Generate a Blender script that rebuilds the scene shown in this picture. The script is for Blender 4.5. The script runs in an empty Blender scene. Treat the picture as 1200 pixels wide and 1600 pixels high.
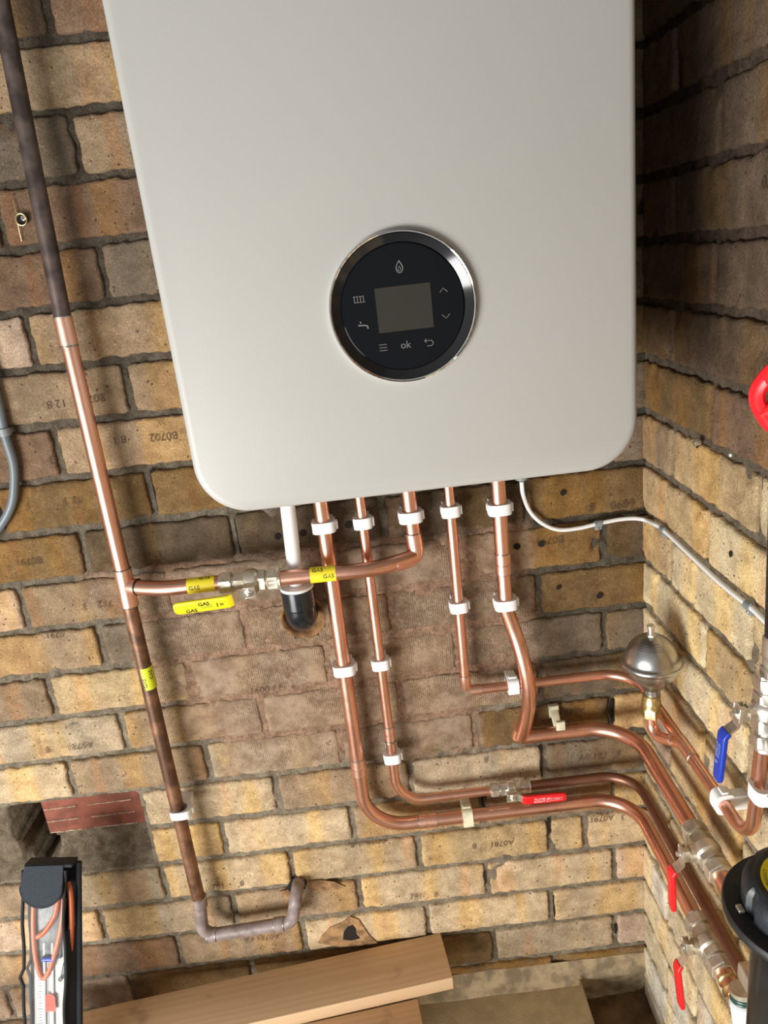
import bpy, bmesh, math, random
import numpy as np
from mathutils import Vector, Matrix, noise
random.seed(7)
sc = bpy.context.scene
col = sc.collection
PI = math.pi

# ------------------------------------------------------------------ camera
CF, CA, CB, CC = 1192.74252, -0.005294955, 0.321878599, -0.115465579
CPOS = Vector((-0.394796879, -1.07412595, -0.290300372))
def cam_rows():
    ca, sa, cb, sb, cc, s_ = math.cos(CA), math.sin(CA), math.cos(CB), math.sin(CB), math.cos(CC), math.sin(CC)
    yaw = np.array([[ca, sa, 0], [-sa, ca, 0], [0, 0, 1]])
    M = np.array([[1, 0, 0], [0, 0, -1], [0, 1, 0]]) @ yaw
    pit = np.array([[1, 0, 0], [0, cb, -sb], [0, sb, cb]])
    rol = np.array([[cc, -s_, 0], [s_, cc, 0], [0, 0, 1]])
    return rol @ pit @ M
RR = cam_rows()
cd = bpy.data.cameras.new('camera'); cam = bpy.data.objects.new('camera', cd); col.objects.link(cam)
cd.sensor_fit = 'VERTICAL'; cd.sensor_height = 32.0; cd.lens = CF / 1600 * 32.0; cd.clip_start = 0.01
m = Matrix(((RR[0][0], -RR[1][0], -RR[2][0]), (RR[0][1], -RR[1][1], -RR[2][1]), (RR[0][2], -RR[1][2], -RR[2][2])))
cam.matrix_world = Matrix.Translation(CPOS) @ m.to_4x4()
sc.camera = cam

# ------------------------------------------------------------------ light
w = bpy.data.worlds.new('world'); sc.world = w; w.use_nodes = True
nt = w.node_tree; bg = nt.nodes['Background']
tc = nt.nodes.new('ShaderNodeTexCoord'); dp = nt.nodes.new('ShaderNodeVectorMath'); dp.operation = 'DOT_PRODUCT'; mr = nt.nodes.new('ShaderNodeMapRange')
dp.inputs[1].default_value = Vector((-0.5, -0.85, -0.12)).normalized()
mr.inputs['From Min'].default_value = -0.1; mr.inputs['From Max'].default_value = 1.0
mr.inputs['To Min'].default_value = 0.015; mr.inputs['To Max'].default_value = 0.52
nt.links.new(tc.outputs['Generated'], dp.inputs[0]); nt.links.new(dp.outputs['Value'], mr.inputs['Value'])
nt.links.new(mr.outputs[0], bg.inputs['Strength']); bg.inputs['Color'].default_value = (1.0, 0.97, 0.92, 1)
def area(name, loc, target, sx_, sy_, power, colr):
    ld = bpy.data.lights.new(name, 'AREA'); ld.shape = 'RECTANGLE'; ld.size = sx_; ld.size_y = sy_; ld.energy = power; ld.color = colr
    o = bpy.data.objects.new(name, ld); col.objects.link(o); o.location = loc
    o.rotation_euler = (Vector(target) - Vector(loc)).to_track_quat('-Z', 'Y').to_euler()
    return o
area('doorway_daylight', (-1.85, -1.75, -1.25), (-0.3, 0, -0.95), 1.2, 0.85, 78, (1.0, 0.985, 0.955))
sc.view_settings.view_transform = 'Standard'; sc.view_settings.look = 'None'
sc.view_settings.exposure = 0.0; sc.view_settings.gamma = 1.0; sc.view_settings.use_curve_mapping = False

# ------------------------------------------------------------------ helpers
def at(u, v, x=None, y=None, z=None):
    """point where the sight line through photo position (u, v) meets the given plane"""
    d = RR.T @ np.array([(u - 600) / CF, (v - 800) / CF, 1.0]); d = Vector(d)
    if x is not None: t = (x - CPOS.x) / d.x
    elif y is not None: t = (y - CPOS.y) / d.y
    else: t = (z - CPOS.z) / d.z
    return CPOS + d * t
def link(name, me, mat=None, parent=None, smooth=True, sharp=35):
    o = bpy.data.objects.new(name, me); col.objects.link(o)
    if mat: me.materials.append(mat)
    if parent: o.parent = parent
    if smooth:
        for p in me.polygons: p.use_smooth = True
        if sharp: me.set_sharp_from_angle(angle=math.radians(sharp))
    return o
def obj(name, bm, mat=None, parent=None, smooth=True, sharp=35):
    bmesh.ops.recalc_face_normals(bm, faces=bm.faces[:])
    me = bpy.data.meshes.new(name); bm.to_mesh(me); bm.free()
    return link(name, me, mat, parent, smooth, sharp)
def isles(name, bm, mat_, parent=None, smooth=True, sharp=35, label=None):
    """link every separate piece of bm as an object of its own"""
    left = set(bm.verts); out = []
    while left:
        st = [next(iter(left))]; comp = {st[0]}
        while st:
            v = st.pop()
            for e in v.link_edges:
                w_ = e.other_vert(v)
                if w_ not in comp: comp.add(w_); st.append(w_)
        left -= comp; out.append(comp)
    out.sort(key=lambda c: tuple(round(x, 4) for x in min(v.co[:] for v in c)))
    objs = []
    for comp in out:
        b2 = bmesh.new(); mp = {v: b2.verts.new(v.co) for v in comp}; seen = set()
        for v in comp:
            for f in v.link_faces:
                if f not in seen: seen.add(f); b2.faces.new([mp[x] for x in f.verts])
        o = obj(name, b2, mat_, None, smooth, sharp)
        if label: o['label'] = label
        if parent is not None: adopt(parent, o)
        objs.append(o)
    bm.free(); return objs
def tag(o, label=None, cat=None, group=None, kind=None):
    if label: o['label'] = label
    if cat: o['category'] = cat
    if group: o['group'] = group
    if kind: o['kind'] = kind
    return o
def thing(name, label, cat, loc=(0, 0, 0), group=None):
    o = bpy.data.objects.new(name, None); col.objects.link(o); o.empty_display_size = 0.02
    o.location = loc
    return tag(o, label, cat, group)
def adopt(parent, o):
    """parent a mesh made in world coordinates to an Empty standing elsewhere"""
    o.parent = parent; o.matrix_parent_inverse = Matrix.Translation(-Vector(parent.location)); return o
def frame(d, up=Vector((0, 0, 1))):
    d = Vector(d).normalized()
    if abs(d.dot(up)) > 0.95: up = Vector((0, 1, 0))
    s = d.cross(up).normalized(); return d, s, s.cross(d).normalized()
def fillet(pts, radii, n=10):
    pts = [Vector(p) for p in pts]
    if not isinstance(radii, (list, tuple)): radii = [radii] * (len(pts) - 2)
    out = [pts[0]]
    for i in range(1, len(pts) - 1):
        a, b, c = pts[i - 1], pts[i], pts[i + 1]; r = radii[i - 1]
        d1, d2 = (a - b).normalized(), (c - b).normalized(); ang = d1.angle(d2)
        if r <= 0 or ang > PI - 0.02: out.append(b); continue
        t = min(r / math.tan(ang / 2), 0.49 * (a - b).length, 0.49 * (c - b).length)
        rr = t * math.tan(ang / 2); bis = (d1 + d2).normalized(); cc = b + bis * (rr / math.sin(ang / 2))
        s = b + d1 * t - cc; e = b + d2 * t - cc
        tot = s.angle(e); ax = s.cross(e).normalized()
        for k in range(n + 1): out.append(cc + Matrix.Rotation(tot * k / n, 3, ax) @ s)
    out.append(pts[-1]); return out
def spline(pts, n=8):
    pts = [Vector(p) for p in pts]; P = [pts[0] * 2 - pts[1]] + pts + [pts[-1] * 2 - pts[-2]]; out = []
    for i in range(1, len(P) - 2):
        for k in range(n):
            t = k / n; a, b, c, d = P[i - 1:i + 3]
            out.append(0.5 * ((2 * b) + (c - a) * t + (2 * a - 5 * b + 4 * c - d) * t * t + (3 * b - a - 3 * c + d) * t ** 3))
    out.append(pts[-1]); return out
def sweep(bm, path, r, seg=24, caps=True, prof=None):
    path = [Vector(p) for p in path]; rings = []
    up = None
    for i, p in enumerate(path):
        if i == 0: d = path[1] - p
        elif i == len(path) - 1: d = p - path[-2]
        else: d = (path[i + 1] - p).normalized() + (p - path[i - 1]).normalized()
        d.normalize()
        if up is None:
            up = Vector((0, 0, 1)) if abs(d.z) < 0.9 else Vector((0, -1, 0))
        s = d.cross(up).normalized(); up = s.cross(d).normalized()
        rr = r[i] if isinstance(r, (list, tuple)) else r
        if prof: ring = [bm.verts.new(p + s * a + up * b) for a, b in prof]
        else: ring = [bm.verts.new(p + (s * math.cos(2 * PI * k / seg) + up * math.sin(2 * PI * k / seg)) * rr) for k in range(seg)]
        rings.append(ring)
    n = len(rings[0])
    for a, b in zip(rings, rings[1:]):
        for k in range(n): bm.faces.new((a[k], a[(k + 1) % n], b[(k + 1) % n], b[k]))
    if caps: bm.faces.new(rings[0]); bm.faces.new(rings[-1])
    return bm
def lathe(bm, o, axis, prof, seg=32, hexa=()):
    """prof: list of (distance along axis, radius); hexa: indexes of rings drawn as hexagons"""
    d, s, t = frame(axis); o = Vector(o); rings = []
    for i, (h, r) in enumerate(prof):
        ring = []
        for k in range(seg):
            a = 2 * PI * k / seg; rr = r
            if i in hexa:
                q = (a + PI / 6) % (PI / 3) - PI / 6; rr = r * math.cos(PI / 6) / math.cos(q)
            ring.append(bm.verts.new(o + d * h + (s * math.cos(a) + t * math.sin(a)) * rr))
        rings.append(ring)
    for a, b in zip(rings, rings[1:]):
        for k in range(seg): bm.faces.new((a[k], a[(k + 1) % seg], b[(k + 1) % seg], b[k]))
    if prof[0][1] > 1e-5: bm.faces.new(rings[0])
    if prof[-1][1] > 1e-5: bm.faces.new(rings[-1])
    return bm
def box(bm, c, ax, sz, bev=0.0):
    """ax: three unit vectors; sz: full sizes"""
    c = Vector(c); vs = []
    for i in (-1, 1):
        for j in (-1, 1):
            for k in (-1, 1): vs.append(bm.verts.new(c + ax[0] * sz[0] / 2 * i + ax[1] * sz[1] / 2 * j + ax[2] * sz[2] / 2 * k))
    fs = [bm.faces.new([vs[i] for i in q]) for q in ((0, 1, 3, 2), (4, 6, 7, 5), (0, 4, 5, 1), (2, 3, 7, 6), (0, 2, 6, 4), (1, 5, 7, 3))]
    if bev: bmesh.ops.bevel(bm, geom=list({e for f in fs for e in f.edges}), offset=bev, segments=3, profile=0.5, affect='EDGES')
    return bm
XYZ = (Vector((1, 0, 0)), Vector((0, 1, 0)), Vector((0, 0, 1)))
def prism(bm, pts, off):
    """pts polygon in 3-D, extruded by vector off"""
    a = [bm.verts.new(Vector(p)) for p in pts]; b = [bm.verts.new(Vector(p) + Vector(off)) for p in pts]; n = len(pts)
    bm.faces.new(a); bm.faces.new(b[::-1])
    for k in range(n): bm.faces.new((a[k], b[k], b[(k + 1) % n], a[(k + 1) % n]))
    return bm
def torus_bm(bm, c, axis, R, r, n=48, k=12, flat=1.0):
    d, s, t = frame(axis); c = Vector(c); rings = []
    for i in range(n):
        a = 2 * PI * i / n; e = s * math.cos(a) + t * math.sin(a)
        rings.append([bm.verts.new(c + e * (R + r * math.cos(2 * PI * j / k)) + d * r * flat * math.sin(2 * PI * j / k)) for j in range(k)])
    for i in range(n):
        A, B = rings[i], rings[(i + 1) % n]
        for j in range(k): bm.faces.new((A[j], A[(j + 1) % k], B[(j + 1) % k], B[j]))
    return bm
_txt = {}
def text_geo(s, size, bold=0.0):
    cu = bpy.data.curves.new('t', 'FONT'); cu.body = s; cu.size = size; cu.align_x = 'CENTER'; cu.align_y = 'CENTER'; cu.offset = bold
    cu.resolution_u = 3
    o = bpy.data.objects.new('t', cu); col.objects.link(o); bpy.context.view_layer.update()
    me = bpy.data.meshes.new_from_object(o.evaluated_get(bpy.context.evaluated_depsgraph_get()))
    V = [v.co.copy() for v in me.vertices]; F = [tuple(p.vertices) for p in me.polygons]
    bpy.data.objects.remove(o); bpy.data.curves.remove(cu); bpy.data.meshes.remove(me); return V, F
def text_flat(bm, s, size, o, right, up, bold=0.0, sxx=1.0):
    V, F = text_geo(s, size, bold); o = Vector(o)
    vs = [bm.verts.new(o + right * v.x * sxx + up * v.y) for v in V]
    for f in F:
        try: bm.faces.new([vs[i] for i in f])
        except ValueError: pass
def text_wrap(bm, s, size, c, axis, facing, R, ang=0.0, bold=0.0, flip=1):
    """text running along a pipe axis, laid on its round surface; ang turns it about the pipe"""
    V, F = text_geo(s, size, bold); c = Vector(c); d = Vector(axis).normalized()
    n = (Vector(facing) - d * Vector(facing).dot(d)).normalized(); up = n.cross(d).normalized()
    vs = []
    for v in V:
        a = v.y * flip / R + ang
        vs.append(bm.verts.new(c + d * v.x * flip + (n * math.cos(a) + up * math.sin(a)) * R))
    for f in F:
        try: bm.faces.new([vs[i] for i in f])
        except ValueError: pass

# ------------------------------------------------------------------ materials
def mat(name, base, rough=0.5, metal=0.0, **k):
    m = bpy.data.materials.new(name); m.use_nodes = True; b = m.node_tree.nodes['Principled BSDF']
    b.inputs['Base Color'].default_value = (*base, 1); b.inputs['Roughness'].default_value = rough; b.inputs['Metallic'].default_value = metal
    for kk, v in k.items(): b.inputs[kk].default_value = v
    return m
class N:
    def __init__(s, m): s.m = m; s.t = m.node_tree; s.b = s.t.nodes['Principled BSDF']
    def n(s, typ, **k):
        x = s.t.nodes.new(typ)
        for a, v in k.items():
            if a.startswith('_'): setattr(x, a[1:], v)
            else: x.inputs[a.replace('__', ' ')].default_value = v
        return x
    def l(s, a, b): s.t.links.new(a, b)
    def math(s, op, a, b=None, c=None, clamp=False):
        x = s.t.nodes.new('ShaderNodeMath'); x.operation = op; x.use_clamp = clamp
        for i, v in enumerate((a, b, c)):
            if v is None: continue
            if isinstance(v, (int, float)): x.inputs[i].default_value = v
            else: s.l(v, x.inputs[i])
        return x.outputs[0]
    def mix(s, f, a, b, blend='MIX'):
        x = s.t.nodes.new('ShaderNodeMix'); x.data_type = 'RGBA'; x.blend_type = blend
        for i, v in ((0, f), (6, a), (7, b)):
            if isinstance(v, (int, float)): x.inputs[i].default_value = v
            elif isinstance(v, tuple): x.inputs[i].default_value = (*v, 1)
            else: s.l(v, x.inputs[i])
        return x.outputs[2]
    def ramp(s, f, a, b):
        x = s.t.nodes.new('ShaderNodeMapRange'); x.inputs['From Min'].default_value = a; x.inputs['From Max'].default_value = b
        x.interpolation_type = 'SMOOTHSTEP'
        s.l(f, x.inputs['Value']); return x.outputs[0]
    def noise(s, vec, scale, detail=3, rough=0.55):
        x = s.n('ShaderNodeTexNoise', Scale=scale, Detail=detail, Roughness=rough); s.l(vec, x.inputs['Vector']); return x.outputs['Fac']
    def bump(s, h, strength, dist, prev=None):
        x = s.n('ShaderNodeBump', Strength=strength, Distance=dist); s.l(h, x.inputs['Height'])
        if prev: s.l(prev, x.inputs['Normal'])
        return x.outputs['Normal']
def speckled(name, base, rough, metal, amt=0.25, scale=40, rvar=0.12, bump=0.0, bscale=200, **k):
    m = mat(name, base, rough, metal, **k); g = N(m); geo = g.n('ShaderNodeNewGeometry')
    f = g.noise(geo.outputs['Position'], scale, 4)
    dark = tuple(c * (1 - amt) for c in base); lite = tuple(min(1, c * (1 + amt * 0.6)) for c in base)
    g.l(g.mix(g.ramp(f, 0.35, 0.65), dark, lite), g.b.inputs['Base Color'])
    f2 = g.noise(geo.outputs['Position'], scale * 2.3, 3)
    g.l(g.math('ADD', g.math('MULTIPLY', g.math('SUBTRACT', f2, 0.5), rvar * 2), rough, clamp=True), g.b.inputs['Roughness'])
    if bump: g.l(g.bump(g.noise(geo.outputs['Position'], bscale, 3), bump, 0.001), g.b.inputs['Normal'])
    return m
def brick_mat():
    m = mat('fletton_brick', (0.4, 0.3, 0.2), 0.93); g = N(m)
    g.b.inputs['Specular IOR Level'].default_value = 0.2
    tint = g.n('ShaderNodeAttribute', _attribute_name='tint'); bl = g.n('ShaderNodeAttribute', _attribute_name='bl')
    sm = g.n('ShaderNodeAttribute', _attribute_name='smear'); geo = g.n('ShaderNodeNewGeometry'); P = geo.outputs['Position']
    s = g.n('ShaderNodeSeparateXYZ'); g.l(bl.outputs['Vector'], s.inputs[0])
    wob_ = g.math('MULTIPLY', g.math('SUBTRACT', g.noise(bl.outputs['Vector'], 60, 4, 0.7), 0.5), 0.02)
    c = g.n('ShaderNodeCombineXYZ'); g.l(g.math('ADD', s.outputs[0], wob_), c.inputs[0]); g.l(g.math('MULTIPLY', s.outputs[1], 0.10), c.inputs[1]); g.l(s.outputs[2], c.inputs[2])
    band = g.noise(c.outputs[0], 17, 1.5, 0.4)
    c2 = g.n('ShaderNodeVectorMath', _operation='ADD'); g.l(c.outputs[0], c2.inputs[0]); c2.inputs[1].default_value = (3.3, 1.7, 9.1)
    band2 = g.noise(c2.outputs[0], 24, 1, 0.4)
    mot = g.noise(bl.outputs['Vector'], 38, 5, 0.65); fine = g.noise(P, 420, 4, 0.7)
    col_ = tint.outputs['Color']
    # kiln bands: yellower, greyer and redder strips across the face
    yel = g.mix(1.0, col_, (1.14, 1.02, 0.76), 'MULTIPLY'); gry = g.mix(1.0, col_, (0.86, 0.88, 0.92), 'MULTIPLY'); red = g.mix(1.0, col_, (1.05, 0.85, 0.71), 'MULTIPLY')
    x = g.mix(g.ramp(band, 0.50, 0.62), col_, yel)
    x = g.mix(g.ramp(band, 0.48, 0.38), x, gry)
    x = g.mix(g.math('MULTIPLY', g.ramp(band2, 0.60, 0.68), 0.7), x, red)
    x = g.mix(g.ramp(mot, 0.25, 0.75), g.mix(1.0, x, (0.70, 0.66, 0.61), 'MULTIPLY'), g.mix(1.0, x, (1.16, 1.15, 1.14), 'MULTIPLY'))
    x = g.mix(g.ramp(fine, 0.3, 0.7), g.mix(1.0, x, (0.72, 0.69, 0.65), 'MULTIPLY'), g.mix(1.0, x, (1.18, 1.18, 1.18), 'MULTIPLY'))
    x = g.mix(g.math('MULTIPLY', g.ramp(g.noise(P, 11, 4, 0.6), 0.56, 0.74), 0.45), x, g.mix(1.0, x, (0.5, 0.5, 0.52), 'MULTIPLY'))
    # pits and pale grit
    v = g.n('ShaderNodeTexVoronoi', Scale=330); wv = g.n('ShaderNodeVectorMath', _operation='ADD'); nv_ = g.n('ShaderNodeTexNoise', Scale=300.0); g.l(P, nv_.inputs['Vector'])
    sc_ = g.n('ShaderNodeVectorMath', _operation='SCALE'); sc_.inputs['Scale'].default_value = 0.004; g.l(nv_.outputs['Color'], sc_.inputs[0]); g.l(P, wv.inputs[0]); g.l(sc_.outputs[0], wv.inputs[1]); g.l(wv.outputs[0], v.inputs['Vector'])
    v2 = g.n('ShaderNodeTexVoronoi', Scale=210, Randomness=1.0); g.l(wv.outputs[0], v2.inputs['Vector'])
    sel = g.n('ShaderNodeSeparateColor'); g.l(v.outputs['Color'], sel.inputs[0]); sel2 = g.n('ShaderNodeSeparateColor'); g.l(v2.outputs['Color'], sel2.inputs[0])
    pale = g.math('MULTIPLY', g.math('LESS_THAN', v.outputs['Distance'], g.math('MULTIPLY', sel.outputs[1], 0.42)), g.math('GREATER_THAN', sel.outputs[0], 0.80))
    pit = g.math('MULTIPLY', g.math('LESS_THAN', v2.outputs['Distance'], g.math('MULTIPLY', sel2.outputs[1], 0.36)), g.math('GREATER_THAN', sel2.outputs[0], 0.90))
    x = g.mix(g.math('MULTIPLY', pale, 0.6), x, g.mix(1.0, x, (1.7, 1.65, 1.6), 'MULTIPLY')); x = g.mix(g.math('MULTIPLY', pit, 0.8), x, (0.06, 0.04, 0.028))
    # thin coat of pinkish mortar left by an old render
    sn = g.math('ADD', sm.outputs['Fac'], g.math('MULTIPLY', g.math('SUBTRACT', g.noise(P, 22, 5, 0.7), 0.5), 1.3))
    coat = g.mix(g.ramp(mot, 0.3, 0.7), (0.22, 0.145, 0.098), (0.42, 0.31, 0.22))
    smf = g.ramp(sn, 0.35, 0.75)
    comb = g.n('ShaderNodeTexWave', _wave_type='BANDS', _bands_direction='X', Scale=95.0, Distortion=2.5, Detail=3.0); comb.inputs['Detail Scale'].default_value = 3.0
    cv = g.n('ShaderNodeCombineXYZ'); g.l(s.outputs[0], cv.inputs[0]); g.l(s.outputs[1], cv.inputs[1]); g.l(cv.outputs[0], comb.inputs['Vector'])
    cm = g.math('MULTIPLY', g.ramp(g.noise(bl.outputs['Vector'], 9, 2), 0.45, 0.55), smf)
    dash = g.math('MULTIPLY', comb.outputs['Fac'], g.ramp(g.noise(P, 260, 2), 0.42, 0.55)); coat = g.mix(g.math('MULTIPLY', g.math('MULTIPLY', cm, dash), 0.55), coat, (0.13, 0.085, 0.05))
    x = g.mix(g.math('MULTIPLY', smf, 0.72), x, coat)
    g.l(x, g.b.inputs['Base Color'])
    nb = g.bump(mot, 0.7, 0.004)
    nb = g.bump(g.math('SUBTRACT', fine, g.math('MULTIPLY', pit, 1.2)), 0.95, 0.0020, nb)
    nb = g.bump(g.math('MULTIPLY', cm, dash), 0.6, -0.0015, nb)
    g.l(nb, g.b.inputs['Normal']); return m
def mortar_mat():
    m = mat('lime_mortar', (0.2, 0.17, 0.13), 0.95); g = N(m); g.b.inputs['Specular IOR Level'].default_value = 0.15
    tint = g.n('ShaderNodeAttribute', _attribute_name='tint'); geo = g.n('ShaderNodeNewGeometry'); P = geo.outputs['Position']
    a = g.noise(P, 60, 5, 0.7); b = g.noise(P, 500, 3, 0.7)
    x = g.mix(g.ramp(a, 0.3, 0.7), g.mix(1.0, tint.outputs['Color'], (0.6, 0.58, 0.55), 'MULTIPLY'), g.mix(1.0, tint.outputs['Color'], (1.3, 1.3, 1.28), 'MULTIPLY'))
    x = g.mix(g.ramp(b, 0.3, 0.7), g.mix(1.0, x, (0.68, 0.66, 0.64), 'MULTIPLY'), g.mix(1.0, x, (1.25, 1.24, 1.22), 'MULTIPLY'))
    x = g.mix(g.math('MULTIPLY', g.ramp(b, 0.64, 0.74), 0.3), x, (0.5, 0.45, 0.38))
    g.l(x, g.b.inputs['Base Color'])
    g.l(g.bump(b, 0.8, 0.002, g.bump(a, 0.8, 0.006)), g.b.inputs['Normal']); return m
def copper(name, base, rough=0.26, dirt=0.35, streak=0.5, metal=1.0):
    m = mat(name, base, rough, metal); g = N(m); geo = g.n('ShaderNodeNewGeometry'); P = geo.outputs['Position']
    a = g.noise(P, 18, 5, 0.6); b = g.noise(P, 90, 4, 0.6)
    x = g.mix(g.math('MULTIPLY', g.ramp(a, 0.5, 0.72), dirt), base, tuple(c * k for c, k in zip(base, (0.55, 0.38, 0.33))))
    x = g.mix(g.math('MULTIPLY', g.ramp(b, 0.6, 0.75), dirt * 0.6), x, tuple(c * k for c, k in zip(base, (0.7, 0.6, 0.55))))
    g.l(x, g.b.inputs['Base Color'])
    g.l(g.math('ADD', g.math('MULTIPLY', g.math('SUBTRACT', b, 0.4), 0.14), rough, clamp=True), g.b.inputs['Roughness'])
    g.l(g.bump(a, 0.06, 0.001), g.b.inputs['Normal']); return m
M = {}
M['brick'] = brick_mat(); M['mortar'] = mortar_mat()
M['stamp'] = mat('stamped_mark', (0.085, 0.05, 0.03), 0.95)
M['copper'] = copper('bright_copper', (0.84, 0.46, 0.335), 0.31, 0.35)
M['copper_fit'] = copper('copper_fitting', (0.92, 0.54, 0.41), 0.34, 0.25)
M['copper_dull'] = copper('dull_copper', (0.62, 0.32, 0.22), 0.36, 0.5)
M['copper_brown'] = copper('brown_copper', (0.27, 0.145, 0.10), 0.46, 0.6)
M['solder'] = speckled('solder', (0.55, 0.52, 0.48), 0.35, 1.0, 0.3, 300)
M['black_pipe'] = speckled('weathered_dark_pipe', (0.115, 0.085, 0.075), 0.42, 0.55, 0.45, 35)
M['brown_pipe'] = speckled('weathered_brown_pipe', (0.20, 0.10, 0.055), 0.45, 0.45, 0.5, 30)
M['lead'] = speckled('painted_grey_pipe', (0.25, 0.20, 0.19), 0.5, 0.1, 0.3, 50)
M['white_metal'] = None
M['nickel'] = speckled('nickel_plate', (0.78, 0.75, 0.68), 0.34, 0.95, 0.12, 60)
M['nickel_dull'] = speckled('dull_nickel', (0.68, 0.63, 0.52), 0.42, 0.8, 0.15, 60)
M['chrome'] = mat('chrome', (0.85, 0.85, 0.86), 0.06, 1.0)
M['steel'] = speckled('brushed_steel', (0.50, 0.50, 0.49), 0.30, 1.0, 0.12, 30, 0.06)
M['brass'] = speckled('brass', (0.78, 0.62, 0.30), 0.32, 1.0, 0.15, 60)
M['clip'] = mat('white_nylon', (0.86, 0.87, 0.88), 0.42, **{'Subsurface Weight': 0.0})
M['clip_old'] = speckled('aged_cream_nylon', (0.66, 0.63, 0.45), 0.5, 0, 0.15, 60)
M['waste'] = mat('white_waste_plastic', (0.84, 0.85, 0.85), 0.3)
M['blackp'] = speckled('black_gloss_plastic', (0.012, 0.014, 0.017), 0.22, 0, 0.3, 50)
M['foam'] = speckled('brown_sealant', (0.25, 0.13, 0.05), 0.9, 0, 0.35, 90, bump=0.8)
M['tape'] = mat('yellow_tape', (0.86, 0.72, 0.03), 0.35)
M['tape_g'] = mat('greenish_yellow_tape', (0.62, 0.68, 0.03), 0.4)
M['ink'] = mat('black_ink', (0.01, 0.01, 0.01), 0.5)
M['ink_green'] = mat('green_ink', (0.25, 0.45, 0.05), 0.5)
M['yellow'] = mat('yellow_vinyl', (0.85, 0.70, 0.01), 0.4)
M['red'] = mat('red_vinyl', (0.72, 0.015, 0.02), 0.32)
M['redwheel'] = mat('red_paint', (0.75, 0.012, 0.02), 0.3)
M['blue'] = mat('blue_vinyl', (0.01, 0.045, 0.42), 0.3)
M['print'] = mat('pale_print', (0.85, 0.72, 0.72), 0.5)
M['printb'] = mat('pale_blue_print', (0.35, 0.45, 0.75), 0.5)
M['cable'] = mat('white_cable', (0.82, 0.83, 0.82), 0.38)
M['gcable'] = mat('grey_cable', (0.14, 0.17, 0.19), 0.4)
M['gclip'] = mat('grey_plastic', (0.22, 0.25, 0.26), 0.45)
M['fabric'] = speckled('black_fabric', (0.010, 0.013, 0.018), 0.8, 0, 0.3, 400, bump=0.6, bscale=900)
M['flap'] = speckled('navy_black_fabric', (0.010, 0.018, 0.028), 0.75, 0, 0.3, 400, bump=0.6, bscale=900)
M['orange_hose'] = mat('orange_rubber', (0.48, 0.11, 0.03), 0.4)
M['hole'] = mat('dark_hole', (0.012, 0.008, 0.006), 1.0)
M['terracotta'] = speckled('red_terracotta', (0.20, 0.058, 0.032), 0.85, 0, 0.3, 40, bump=0.6, bscale=150)
M['slab'] = speckled('paving_slab', (0.50, 0.42, 0.27), 0.9, 0, 0.15, 25, bump=0.5, bscale=300)
M['floor'] = speckled('earthy_concrete', (0.13, 0.08, 0.04), 0.95, 0, 0.5, 18, bump=0.9, bscale=90)
M['fillet'] = speckled('sandy_mortar_fillet', (0.31, 0.235, 0.14), 0.95, 0, 0.4, 35, bump=0.9, bscale=160)

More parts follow.
